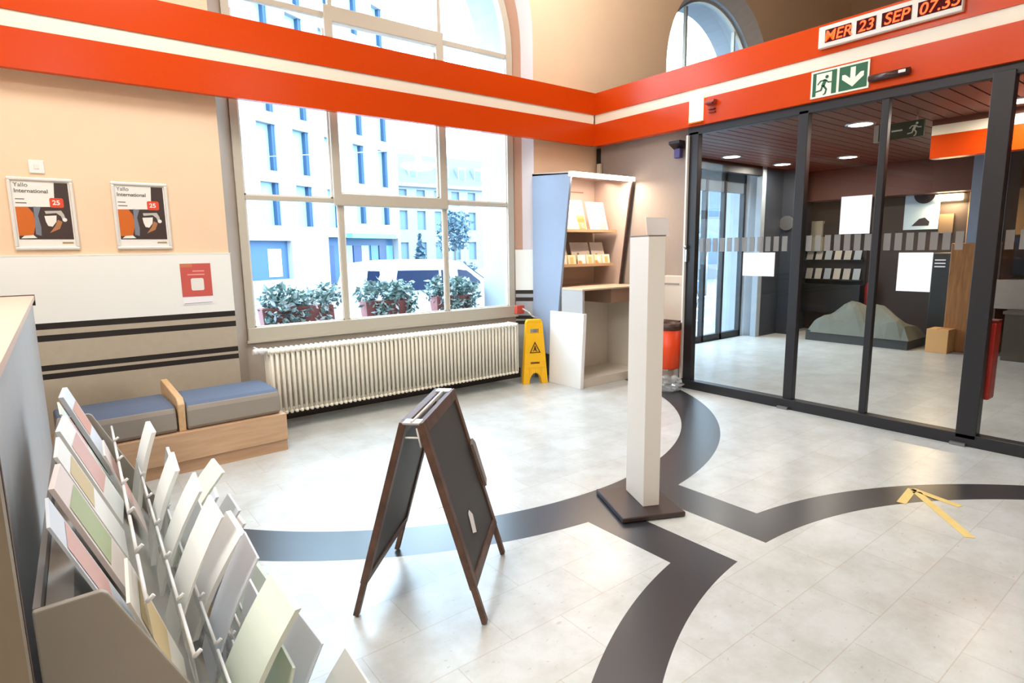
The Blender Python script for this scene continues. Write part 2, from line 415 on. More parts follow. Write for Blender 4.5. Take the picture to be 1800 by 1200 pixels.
# ------------------------------------------------------------------ vestibule behind the glass
CEILR = mat('reddish_slat', (112, 58, 44), 0.45, var=0.12, scale=3)
mb = MB(); mb.box(5.56, 12.3, HY0, 5.42, 2.90, 3.05)
mb.build('ceiling_vestibule', mat('slat_back', (60, 34, 28), .7))
S.objects['ceiling_vestibule']['kind'] = 'structure'
mb = MB(); y = -4.0
while y < 5.38:
    mb.box(5.6, 12.3, y, y+.125, 2.86, 2.90); y += .14
struct(mb.build('trim_7', CEILR))
mb = MB()
mb.box(5.62, 7.0, 5.41, 5.445, 0, 2.9); mb.box(9.60, 11.9, 5.41, 5.445, 0, 2.9, mat('slate_panel', (50, 58, 70), .5)); 
mb.box(11.25, 11.45, 3.0, 5.42, 0, 2.9, BROWND); mb.box(11.25, 11.45, -4.0, 3.0, 0, 2.9, mat('ochre_wall', (176, 132, 84), .7))
mb.box(10.2, 10.6, 5.2, 5.42, 0, 2.86, mat('slate_panel', (50, 58, 70), .5))
mb.box(10.85, 11.25, -2, 5.3, 2.34, 2.86, mat('red_brown_panel', (92, 44, 34), .5))
mb.box(5.6, 12.3, -4.2, -4.0, 0, 2.9, BROWND)
mb.box(7.0, 7.10, 5.41, 5.5, 0, 2.9, DARK); mb.box(9.5, 9.62, 5.40, 5.5, 0, 2.9, STONE); mb.box(7.0, 9.6, 5.41, 5.5, 2.72, 2.9, DARK)
struct(mb.build('wall_vestibule'))
mb = MB(); mb.box(7.6, 7.75, -3.8, 2.42, 2.70, 2.80, STRIPEW); mb.box(7.6, 7.75, -3.8, 2.42, 2.46, 2.70, ORANGE); mb.box(7.6, 7.75, -3.8, 2.42, 2.80, 2.87, CEILR)
struct(mb.build('trim_8'))
# grey panel wall between the window wall and the glass partition
mb = MB(); mb.box(5.60, 5.66, 3.97, WA-.015, 0, 2.9, GREYP); mb.box(5.585, 5.60, 5.37, 5.43, 2.0, 2.8, BLACK)
struct(mb.build('wall_partition'))

def partition():
    root = sroot('door_1')
    x0, x1 = 5.46, 5.53
    mb = MB()
    mb.box(x0-.03, x1, -3.9, 3.97, 0, 0.095)
    mb.box(x0, x1, -3.9, 3.97, 2.72, 2.86)
    mb.build('rail', DARK, root, bevel=.004)
    for a, b, d in ((3.84, 3.955, 0), (2.70, 2.79, 0), (2.055, 2.11, .01), (1.255, 1.385, -.03), (-0.6, -.5, 0)):
        one('box', x0+d, x1, a, b, 0.06, 2.75).build('post', DARK, root, bevel=.004)
    one('box', x0-.035, x0-.002, 3.945, 3.965, 0.1, 2.72).build('white_edge_strip', WHITE, root)
    mb = MB(); mb.box(x0-.03, x0, 3.925, 3.955, 1.40, 1.53); mb.ball((x0-.03, 3.94, 1.56), .02); mb.build('lock', STEEL, root)
    panes = ((2.79, 3.84), (2.11, 2.70), (1.385, 2.055), (-.5, 1.255), (-3.9, -.6))
    for a, b in panes:
        one('face', ((5.50, a, .09), (5.50, b, .09), (5.50, b, 2.72), (5.50, a, 2.72))).build('glass_pane', DOORGLASS, root)
    fm = glass('frosted_mark', (.85, .85, .85), .02, body=(150, 146, 142), bodyf=.55, rough=.3)
    for a, b in panes[:4]:
        mb = MB(); y = b-.03
        while y > a+.06:
            mb.box(5.492, 5.499, y-.052, y, 1.505, 1.645); y -= .083
        mb.build('safety_mark', fm, root)
    for yy in (2.76, 1.36): one('box', x0-.06, x0-.03, yy-.05, yy+.05, 0, .025).build('floor_guide', mat('grey_metal', (130, 130, 132), .4, metal=.6), root)
partition()
def sheet(name, y0, y1, z0, z1, label):
    o = one('box', 5.483, 5.4885, y0, y1, z0, z1).build(name, PAPER); tag(o, label, 'notice', 'paper sheets taped to the glass doors')
sheet('paper_sheet', 2.955, 3.285, 1.264, 1.493, 'wide blank white sheet taped to the fixed glass pane nearest the orange bin')
sheet('paper_sheet', 2.135, 2.38, 1.648, 1.968, 'upright blank white sheet taped high on the glass above the row of frosted marks')
sheet('paper_sheet', 1.66, 1.90, 1.174, 1.486, 'upright blank white sheet taped below the frosted marks, nearest the thick dark post')

# ------------------------------------------------------------------ vestibule contents
LAMPE = mat('lamp_glow', (255, 250, 238), .5, emit=(255, 248, 232), estr=9)
def downlight(x, y, label):
    t = thing('ceiling_light', label, 'ceiling light', (x, y, 2.86), group='vestibule ceiling lights')
    mb = MB(); mb.lathe([(.12, .0), (.12, -.012), (.15, -.012), (.15, .0)], caps=False); mb.build('trim_ring', STEEL, t)
    one('cyl', (0, 0, -.008), (0, 0, -.002), .118, n=24).build('diffuser', LAMPE, t)
    lamp('AREA', (x, y, 2.83), 14, (1.0, .9, .76), .2, aim=(x, y, 0), name='downlight')
for p, l in (((9.45, 5.05), 'round ceiling light in the vestibule before the dark blue column'), ((8.0, 5.05), 'round ceiling light in the vestibule above the outer glass doors'),
             ((7.13, 2.95), 'round vestibule ceiling light beside the hanging exit sign, the larger one'), ((9.57, 4.10), 'round vestibule ceiling light above the three glass doors, below the larger one'),
             ((7.25, 1.63), 'round vestibule ceiling light at the right edge, right of the thick dark post')):
    downlight(p[0], p[1], l)
# hanging exit sign
GREEN = mat('sign_green', (18, 92, 58), .4); SIGNW = mat('sign_white', (236, 240, 222), .45)
def runner(mb, s, ox, oy, T, m, flip=1):
    # running figure in a unit box, drawn with limbs as bars
    def bar(p, q, wd):
        p, q = Vector(p), Vector(q); n = Vector((-(q-p).y, (q-p).x)).normalized()*wd/2
        poly2(mb, [(ox+flip*s*v.x, oy+s*v.y) for v in (p+n, q+n, q-n, p-n)], T, .0015, m)
    poly2(mb, [(ox+flip*s*x, oy+s*y) for x, y in disc(.62, .86, .085)], T, .0015, m)
    bar((.56, .74), (.42, .42), .17)
    bar((.56, .72), (.30, .70), .065); bar((.32, .72), (.16, .54), .065)
    bar((.58, .70), (.72, .56), .065); bar((.70, .58), (.92, .56), .065)
    bar((.45, .46), (.62, .24), .09); bar((.62, .26), (.56, .02), .08); bar((.58, .04), (.46, .0), .06)
    bar((.42, .46), (.34, .22), .09); bar((.36, .24), (.05, .20), .075)
t = thing('exit_sign', 'dark green hanging exit sign with running figure inside the glass vestibule', 'sign', (7.0, 2.52, 2.86))
mb = MB(); mb.box(0, .03, -.22, .19, -.235, -.075); mb.build('sign_panel', mat('sign_dark_green', (44, 66, 50), .4), t)
mb = MB(); TT = Matrix.Translation((-.001, .19, -.235)) @ TOB
runner(mb, .14, .26, .01, TT, SIGNW); mb.build('running_figure', SIGNW, t)
mb = MB(); poly2(mb, [(.12, .075), (.22, .075), (.22, .09), (.12, .09)], TT, .0015, SIGNW); mb.build('arrow_bar', SIGNW, t)
one('box', -.01, .03, .19, .235, -.24, -.07).build('end_cap', mat('pale_grey', (196, 198, 196), .5), t)
for yy in (-.15, .12): one('cyl', (.015, yy, -.08), (.015, yy, 0), .006).build('hanger_rod', STEEL, t)
# round white wall disc and box under it
t = thing('wall_clock', 'round pale disc clock on the dark vestibule wall', 'clock', (11.25, 5.3, 2.02))
t.location = (11.24, 5.36, 1.98) if False else (10.19, 5.30, 1.95)
one('cyl', (-.03, 0, 0), (0, 0, 0), .115, n=28).build('face', mat('pale_face', (240, 240, 232), .5), t)
mb = MB(); mb.cyl((-.034, 0, 0), (-.004, 0, 0), .125, n=28); mb.build('rim', STEEL, t)
t = thing('wall_box', 'pale wall box under the round disc clock in the vestibule', 'box', (11.25, 5.28, 1.45))
mb = MB(); mb.box(-.16, 0, -.18, .1, 0, .26); mb.box(-.10, 0, -.14, .06, .26, .55); mb.build('housing', mat('pale_khaki', (168, 162, 144), .6), t, bevel=.01)
# leaflet shelves on the far wall
t = thing('leaflet_shelf', 'dark wall shelf with two rows of leaflets behind the glass doors', 'shelf', (11.25, 4.5, 0))
for z in (.93, 1.28): one('box', -.16, 0, -.10, 1.02, z, z+.02).build('ledge', BLACK, t); 
one('box', -.05, 0, -.12, 1.04, .5, 1.95).build('back_panel', mat('deep_brown', (40, 34, 32), .6), t)
one('box', -.22, -.05, -.12, 1.04, 0.35, .86).build('lower_cabinet', mat('near_black', (30, 30, 32), .5), t)
for row, (z, nm) in enumerate(((.952, 'lower'), (1.302, 'upper'))):
    for k in range(6):
        y = 5.38-.165*k
        mb = MB(); mb.prism([(-.13, 0, 0), (-.125, 0, 0), (-.075, 0, .19-.03*row), (-.08, 0, .19-.03*row)], (0, -.115, 0))
        o = mb.build('leaflet', mat('leaflet_%d' % (k % 3), ((206, 202, 192), (188, 186, 180), (170, 184, 194))[k % 3], .6)); o.location = (11.25, y, z)
        tag(o, 'pale leaflet on the %s ledge of the dark vestibule shelf, %s from the left' % (nm, ('first', 'second', 'third', 'fourth', 'fifth', 'last')[k]), 'leaflet', 'leaflets on the vestibule shelf')
# pale poster stand with a dark disc
t = thing('poster', 'pale blue poster with a dark round shape on the far vestibule wall', 'poster', (11.24, 3.62, 1.79))
one('box', -.02, 0, -.25, .24, 0, .62).build('sheet', mat('pale_blue', (186, 212, 232), .5), t)
mb = MB(); TT = Matrix.Translation((-.0215, .24, 0)) @ TOB
poly2(mb, [(p[0], min(p[1], .62)) for p in disc(.27, .56, .15)], TT, .001, None); mb.build('round_print', mat('print_dark', (40, 32, 40), .5), t)
mb = MB(); poly2(mb, [(.12, .06), (.36, .06), (.37, .12), (.30, .19), (.22, .17)], TT, .001, None)
mb.build('small_print', MATS['print_dark'], t)
# lit niche with wall light
t = thing('wall_light', 'bright warm wall light on the far vestibule wall', 'wall light', (11.25, 3.25, 2.22))
one('box', -.09, 0, -.18, .16, 0, .10).build('diffuser', mat('warm_glow', (255, 226, 170), .5, emit=(255, 224, 170), estr=14), t, bevel=.02)
one('box', -.10, 0, -.2, .18, .10, .115).build('bracket', STEEL, t)
lamp('AREA', (11.12, 3.22, 2.20), 16, (1, .74, .42), .3, .1, aim=(10.9, 3.2, 0), name='wall_light_bulb')
o = one('box', 11.22, 11.25, 3.17, 3.36, 1.72, 2.02).build('notice_board', mat('board_brown', (112, 92, 70), .6)); tag(o, 'small brown notice board right below the warm wall light', 'notice board')
# ticket machine, column, mound, counter
t = thing('ticket_machine', 'black floor machine with white lines on its face in the vestibule', 'machine', (10.94, 3.1, 0))
one('box', -.2, .3, -.2, .16, 0, 1.42).build('body', mat('machine_black', (34, 36, 36), .45), t, bevel=.02)
mb = MB()
for z in (1.30, 1.25, 1.20): mb.box(-.206, -.2, -.02, .12, z, z+.018)
mb.build('white_lines', PAPER, t)
one('box', -.22, -.2, -.16, -.05, .95, 1.35).build('screen', mat('screen_off', (60, 66, 70), .2), t)
t = thing('column', 'brown wooden column with a blue grey upper part in the vestibule', 'column', (10.35, 2.62, 0))
one('box', -.14, .5, -.32, .26, 0, 1.56).build('wood_cladding', wood('column_wood', (160, 108, 56), (124, 80, 40), stretch=(10, 10, 1)), t, bevel=.012)
one('box', -.12, .5, -.30, .10, 1.56, 2.86).build('upper_shaft', mat('blue_grey', (120, 134, 156), .5), t)
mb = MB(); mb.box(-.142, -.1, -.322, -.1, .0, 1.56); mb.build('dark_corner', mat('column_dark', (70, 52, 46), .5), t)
t = thing('covered_bench', 'low bench under a crumpled grey cover behind the glass doors', 'bench', (10.15, 3.95, 0))
one('box', -.3, .5, -.75, .75, 0, .16).build('base', mat('bench_dark', (52, 52, 50), .6), t)
mb = MB(); G = {}
for i in range(15):
    for j in range(9):
        u, v = i/14, j/8
        z = .18 + .42*math.sin(math.pi*min(1, max(0, u)))**.6*math.sin(math.pi*v)**.7 + .05*math.sin(9*u+5*v)+.04*math.sin(17*u-7*v)
        if i in (0, 14) or j in (0, 8): z = .14
        G[i, j] = mb.bm.verts.new((-.32+.84*v, -.77+1.54*u, z))
for i in range(14):
    for j in range(8): mb.bm.faces.new((G[i, j], G[i+1, j], G[i+1, j+1], G[i, j+1]))
mb.build('cover', mat('cover_grey', (104, 108, 98), .7, var=.15, scale=6), t)
t = thing('cardboard_box', 'tan cardboard box beside the covered bench behind glass', 'box', (10.05, 2.86, 0))
mb = MB(); mb.box(-.12, .2, -.13, .14, .0, .34); mb.build('carton', mat('cardboard', (214, 164, 104), .7), t, bevel=.006)
mb = MB(); mb.box(-.122, .2, -.01, .02, .341, .343); mb.build('tape_strip', mat('carton_tape', (180, 130, 80), .4), t)
t = thing('fire_extinguisher', 'dark red fire extinguisher by the dark shelf in the vestibule', 'extinguisher', (11.12, 4.25, .42))
mb = MB(); mb.lathe([(.02, 0), (.075, .01), (.075, .42), (.05, .48), (.02, .50)]); mb.build('cylinder', mat('extinguisher_red', (150, 26, 18), .35), t)
mb = MB(); mb.cyl((0, 0, .49), (0, 0, .56), .022); mb.box(-.08, .03, -.015, .015, .55, .575); mb.tube([(0, -.03, .55), (-.02, -.1, .45), (-.02, -.1, .15)], .01); mb.build('valve', BLACK, t)
mb = MB(); mb.box(.07, .128, -.05, .05, .1, .3); mb.build('wall_bracket', BLACK, t)
t = thing('counter', 'long dark counter at the right of the vestibule', 'counter', (10.0, 0.4, 0))
one('box', -.1, .8, -3.2, 1.72, 0, .62).build('body', mat('counter_olive', (70, 64, 52), .6), t)
one('box', -.12, .8, -3.2, 1.74, .62, .66).build('worktop', mat('counter_top', (96, 88, 76), .5), t)
mb = MB()
for y in (1.2, .55): mb.box(-.125, -.1, y, y+.16, .36, .385)
mb.build('drawer_handle', STEEL, t)
for k, (yy, c, hh, l) in enumerate(((1.78, (150, 140, 132), .40, 'grey block display on the vestibule counter beside the thick door post'), (1.12, (176, 142, 92), .36, 'tan block display on the vestibule counter, second from the post'))):
    o = one('box', 10.2, 10.6, yy, yy+.56, .661, .661+hh).build('display_block', mat('block_%d' % k, c, .6), bevel=.01); tag(o, l, 'display block')
t = thing('wall_screen', 'dark blue screen panel on the vestibule wall above the counter', 'screen', (11.25, 1.9, 1.05))
one('box', -.05, 0, -.5, .75, 0, .62).build('housing', BLACK, t); one('box', -.056, -.05, -.46, .71, .04, .58).build('display', mat('screen_blue', (54, 70, 98), .25), t)
for k, (yy, zz, l) in enumerate(((1.9, 1.75, 'small grey notice on the ochre wall above the dark screen, left one'), (1.55, 1.80, 'small grey notice on the ochre wall above the dark screen, right one'))):
    o = one('box', 11.235, 11.25, yy, yy+.24, zz, zz+.34).build('wall_notice', mat('notice_grey', (140, 128, 122), .6)); tag(o, l, 'notice')
# red box fixed to the thick door post
t = thing('wall_bin', 'dark red slim bin fixed to the thick dark door post', 'bin', (5.55, 1.30, .36))
one('box', 0, .14, -.07, .10, 0, .60).build('body', mat('deep_red', (176, 34, 18), .4), t, bevel=.012)
mb = MB(); mb.box(-.02, 0, -.02, .06, .2, .4); mb.build('bracket', DARK, t)
one('box', -.0, .142, -.072, .102, .60, .615).build('lid', mat('bin_lid_red', (120, 24, 16), .4), t)

# ------------------------------------------------------------------ fascia fittings
t = thing('clock_display', 'white day date and time display with red digits on the orange fascia', 'clock', (5.42, 2.60, 3.215))
one('box', -.05, 0, -1.01, .012, 0, .172).build('housing', mat('display_white', (226, 222, 214), .4), t, bevel=.006)
LED = mat('led_red', (255, 60, 20), .4, emit=(255, 66, 18), estr=2.6); LEDBG = mat('led_window', (70, 10, 8), .6, .1)
x = 0.045
for s, wd in (('MER', .205), ('23', .145), ('SEP', .205), ('07.35', .275)):
    one('box', -.053, -.049, -(x+wd), -x, .035, .137).build('digit_window', LEDBG, t)
    text(s, .118, Matrix.Translation((-.0545, -(x+wd/2), .045)) @ TOB, LED, 'digits', t, ext=.0008, align='CENTER', shear=.15, bold=.0012)
    x += wd+.042
t = thing('exit_sign', 'green and white escape sign with running figure and down arrow on the orange fascia', 'sign', (5.42, 2.20, 2.822))
one('box', -.012, 0, 0, .47, 0, .222).build('plate', SIGNW, t)
TT = Matrix.Translation((-.0125, .47, 0)) @ TOB
mb = MB(); poly2(mb, rrect(.016, .045, .014, .206, .002), TT, .001, GREEN); poly2(mb, rrect(.175, .215, .014, .206, .002), TT, .001, GREEN); poly2(mb, [(.045, .196), (.175, .196), (.175, .206), (.045, .206)], TT, .001, GREEN)
runner(mb, .165, .032, .018, TT, GREEN); mb.build('running_figure', GREEN, t)
mb = MB(); poly2(mb, rrect(.236, .455, .014, .206, .002), TT, .001, GREEN); mb.build('green_field', GREEN, t)
mb = MB(); T2 = Matrix.Translation((-.0015, 0, 0)) @ TT
poly2(mb, [(.325, .19), (.365, .19), (.365, .105), (.405, .14), (.43, .14), (.43, .105), (.345, .035), (.26, .105), (.26, .14), (.285, .14), (.325, .105)], T2, .001, SIGNW); mb.build('down_arrow', SIGNW, t)
t = thing('door_sensor', 'black bar sensor on the orange fascia right of the escape sign', 'sensor', (5.42, 2.19, 2.88))
mb = MB(); mb.cyl((-.03, 0, .0), (-.03, -.29, 0), .028, n=20); mb.box(-.03, 0, -.28, -.01, -.024, .024); mb.build('bar', mat('sensor_black', (58, 34, 32), .3), t)
one('box', -.062, -.05, -.27, -.22, -.008, .014).build('eye', STEEL, t)
t = thing('motion_detector', 'small dark detector on the orange fascia above the end of the glass doors', 'sensor', (5.42, 3.64, 2.985))
mb = MB(); mb.prism([(0, -.03, .03), (-.05, -.03, .03), (-.07, -.03, 0), (0, -.03, -.02)], (0, .10, 0)); mb.build('body', mat('detector', (160, 70, 60), .4), t, bevel=.004)
mb = MB(); mb.box(-.072, -.03, -.02, .06, -.012, -.002); mb.box(-.03, 0, -.02, .05, -.06, -.05); mb.box(-.02, 0, -.02, .05, -.09, -.08); mb.build('louvre', mat('detector_dark', (110, 24, 14), .4), t)
t = thing('fascia_glare', 'white glare patch built as a glowing box on the orange fascia over the left door post', 'lamp', (5.42, 3.85, 2.835))  # bright glare given a glowing box; no lamp hangs here
one('box', -.03, 0, -.09, .07, 0, .28).build('glare_panel', mat('pale_glow', (255, 240, 205), .4, emit=(255, 236, 190), estr=1.2), t, bevel=.008)
one('box', -.034, 0, -.092, .072, -.012, 0).build('bottom_edge', mat('amber_edge', (220, 120, 20), .4), t)
t = thing('wall_camera', 'small dark bracket under the fascia beside the door post', 'bracket', (5.56, 4.08, 2.62))
mb = MB(); mb.prism([(0, 0, 0), (-.1, 0, .05), (-.1, 0, .08), (0, 0, .08)], (0, .14, 0)); mb.build('arm', BLACK, t); one('box', -.06, .0, .02, .1, -.1, .0).build('body', mat('camera_blue', (70, 60, 120), .4), t, bevel=.01)

# ------------------------------------------------------------------ radiator
def radiator():
    t = thing('radiator', 'long cream ribbed cast radiator under the big window', 'radiator', (1.38, 5.2, 0))
    pitch = .0453
    mb = MB()
    n = 8
    for y in (.014, .075, .135, .19):
        mb.cyl((.018, y, .17), (.018, y, .70), .0145, n=n)
    for z in (.165, .71):
        mb.cyl((.018, .0, z), (.018, .2, z), .016, n=n); mb.ball((.018, .0, z), .016, u=8, v=6); mb.ball((.018, .2, z), .016, u=8, v=6)
    for y in (.05, .15):
        for z in (.18, .70): mb.cyl((-.006, y, z), (.0413, y, z), .02, n=n)
    s0 = mb.build('section', CREAM, t)
    for k in range(1, 60):
        c = s0.copy(); COL.objects.link(c); c.parent = t; c.location = (pitch*k, 0, 0)
    mb = MB(); mb.cyl((-.09, .06, .72), (0, .06, .72), .016); mb.cyl((-.12, .06, .72), (-.08, .06, .72), .026); mb.ball((-.05, .06, .72), .03); mb.cyl((-.05, .06, .72), (-.05, .30, .72), .012); mb.build('valve', WHITE, t)
    mb = MB()
    for x in (.3, 1.36, 2.42): mb.box(x, x+.03, .19, .34, .28, .31)
    mb.box(2.715, 2.728, .01, .20, .15, .73)
    mb.build('wall_bracket', CREAM, t)
radiator()
struct(one('box', 1.2, 4.56, 5.565, 5.60, 0, .12).build('dark_strip_back', mat('strip_dark', (60, 52, 46), .5)))  # dark strip along the wall foot below the window
t = thing('junction_box', 'small red box with a white cable at the right end of the radiator', 'junction box', (4.33, 5.5, .80))
one('box', -.05, .06, -.06, .0, 0, .10).build('housing', mat('box_red', (196, 70, 46), .5), t, bevel=.006)
mb = MB(); mb.tube([(.03, -.06, .06), (.08, -.11, .02), (.12, -.13, -.03), (.18, -.13, -.055), (.26, -.12, -.04), (.36, -.09, -.01)], .009); mb.build('cable', WHITE, t)

# ------------------------------------------------------------------ bench
def bench():
    t = thing('bench', 'low wooden bench with two grey cushions and a divider against the wall', 'bench', (1.33, 4.66, 0), rz=R(3.0))
    wd = wood('bench_wood', (206, 170, 136), (190, 152, 118), stretch=(1, 9, 9))
    one('box', -1.46, 0, 0, .62, .09, .30).build('front_box', wd, t, bevel=.004)
    one('box', -1.46, -.004, .015, .61, 0, .09).build('plinth', wood('bench_wood_low', (198, 160, 126), (182, 144, 110), stretch=(1, 9, 9)), t)
    fab = mat('cushion_fabric', (160, 152, 142), .95, .1, var=.1, scale=160, bump=.5, bscale=400)
    fab_sheen = mat('cushion_top_sheen', (104, 116, 138), .9, .15, var=.1, scale=160, bump=.4, bscale=400)  # bluish reflected light painted into the top faces of the same fabric
    for x0, x1 in ((-1.42, -.755), (-.69, -.03)):
        mb = MB(); nx, ny = 8, 6
        prof = [(.05, .302), (.03, .33), (.03, .445), (.045, .478), (.085, .493), (.30, .502), (.52, .496), (.57, .47), (.58, .32), (.56, .302)]
        loops = []
        for e, ins in ((x0, .02), (x0+.012, 0), (x1-.012, 0), (x1, .02)):
            loops.append([mb.bm.verts.new((e, .31+(y-.31)*(1-ins*2), .39+(z-.39)*(1-ins*3))) for y, z in prof])
        for A, B in zip(loops[:-1], loops[1:]):
            for i in range(len(prof)):
                j = (i+1) % len(prof); f = mb.bm.faces.new((A[i], A[j], B[j], B[i])); f.material_index = mb.mi(fab_sheen if 3 <= i <= 6 else fab)
        f = mb.bm.faces.new(loops[0][::-1]); f.material_index = mb.mi(fab); f = mb.bm.faces.new(loops[-1]); f.material_index = mb.mi(fab)
        o = mb.build('cushion', fab, t, bevel=.012, seg=3, smooth=False)
    mb = MB(); mb.prism([(-.745, .04, .30), (-.745, .02, .50), (-.745, .06, .545), (-.745, .56, .60), (-.745, .60, .58), (-.745, .60, .30)], (.045, 0, 0)); mb.build('divider', wood('divider_wood', (222, 186, 140), (206, 166, 120), stretch=(9, 1, 9)), t, bevel=.006)
bench()

# ------------------------------------------------------------------ posters, notice, switch
PD = mat('poster_dark', (66, 52, 50), .4); PO = mat('poster_orange', (206, 104, 34), .4); PR = mat('poster_red', (222, 76, 48), .4); PG = mat('poster_grey', (120, 128, 140), .4); PW = mat('poster_white', (236, 234, 226), .4); PI = mat('poster_ink', (92, 88, 82), .5); PT = mat('poster_tan', (176, 120, 76), .4)
ALU = mat('frame_alu', (232, 230, 222), .3, metal=.15)
def poster(x0, label):
    t = thing('framed_poster', label, 'poster', (x0, WA-.001, 1.60), group='poster frames')
    W, H = .37, .505
    mb = MB(); mb.box(.004, W-.004, -.008, 0, .004, H-.004); mb.build('print_backing', PW, t)
    for nm, a in (('frame_rail', (0, W, 0, .022)), ('frame_rail', (0, W, H-.022, H)), ('frame_stile', (0, .022, 0.022, H-.022)), ('frame_stile', (W-.022, W, .022, H-.022))):
        one('box', a[0], a[1], -.022, 0, a[2], a[3]).build(nm, ALU, t, bevel=.006)
    T = Matrix.Translation((0, -.0085, 0)) @ TOA
    def pic(pts, m, d): poly2(mb, pts, Matrix.Translation((0, -d, 0)) @ T, .0006, m)
    mb = MB()
    pic([(.03, .075), (.34, .075), (.34, .475), (.03, .475)], PD, 0)
    pic([(.03, .30), (.25, .305), (.262, .475), (.03, .475)], PW, .0008)
    pic([(.03, .10), (.11, .10), (.13, .18), (.125, .26), (.10, .30), (.03, .30)], PO, .0008)
    pic([(.125, .11), (.155, .10), (.16, .16), (.15, .24), (.17, .30), (.13, .305)], PG, .0010)
    pic(rrect(.225, .305, .30, .368, .012), PR, .0014)
    pic([(.19, .275), (.285, .28), (.30, .25), (.305, .21), (.29, .205), (.28, .24), (.255, .262), (.195, .255)], mat('poster_pale', (190, 186, 178), .4), .0012)
    pic([(.185, .24), (.255, .245), (.25, .20), (.225, .165), (.20, .17), (.19, .20)], PW, .0012)
    pic([(.205, .12), (.265, .15), (.285, .20), (.26, .215), (.24, .17)], PT, .0014)
    pic(disc(.30, .215, .014, 12), PW, .0016)
    pic([(.04, .082), (.13, .084), (.11, .105), (.06, .10)], PW, .0014)
    mb.build('picture', None, t)
    mb = MB()
    pic([(.27, .045), (.335, .045), (.335, .056), (.27, .056)], mat('poster_gold', (170, 146, 96), .5), .001)
    for z, w2 in ((.352, .05), (.325, .06)): pic([(.036, z), (.036+w2, z), (.036+w2, z+.006), (.036, z+.006)], PI, .0018)
    mb.build('small_print', None, t)
    text('Yallo', .04, Matrix.Translation((.034, -.0105, .44)) @ TOA, PI, 'headline', t)
    text('International', .037, Matrix.Translation((.034, -.0105, .40)) @ TOA, PI, 'headline', t, bold=.0006)
    text('25', .045, Matrix.Translation((.24, -.0115, .32)) @ TOA, PW, 'price', t, bold=.001)
    return t
poster(-.205, 'left framed poster with orange and dark picture, under the white switch plate')
poster(.395, 'right framed poster with orange and dark picture, nearer the big window')
t = thing('notice', 'red paper notice with a white square on the white tiles', 'notice', (.80, WA-.0215, 1.145))
one('box', 0, .225, -.002, 0, 0, .335).build('sheet', PAPER, t)
T = Matrix.Translation((0, -.0025, 0)) @ TOA
NR = mat('notice_red', (206, 92, 84), .5); NP = mat('notice_pink', (236, 160, 156), .5)
mb = MB(); poly2(mb, [(.0, .065), (.225, .065), (.225, .335), (.0, .335)], T, .0008, NR); mb.build('red_field', NR, t)
T2 = Matrix.Translation((0, -.001, 0)) @ T
mb = MB(); poly2(mb, rrect(.07, .165, .115, .215, .014), T2, .0008, PW); mb.build('white_square', PW, t)
mb = MB(); poly2(mb, [(.088, .268), (.175, .268), (.175, .278), (.088, .278)], T2, .0008, NP); poly2(mb, [(.05, .24), (.175, .24), (.175, .25), (.05, .25)], T2, .0008, NP); poly2(mb, [(0, .305), (.09, .305), (.09, .335), (0, .335)], T2, .0008, mat('notice_tan', (206, 122, 88), .5)); mb.build('print_lines', NP, t)
mb = MB(); poly2(mb, [(.01, .008), (.215, .012), (.215, .015), (.01, .011)], T, .0008, PI); mb.build('foot_line', PI, t)
t = thing('switch_plate', 'small square white plate on the peach wall above the left poster', 'wall plate', (-.072, WA, 2.135))
one('box', 0, .088, -.012, 0, 0, .092).build('plate', WHITE, t, bevel=.006); one('box', .03, .058, -.016, -.012, .03, .062).build('rocker', mat('rocker_white', (228, 226, 218), .4), t, bevel=.002)

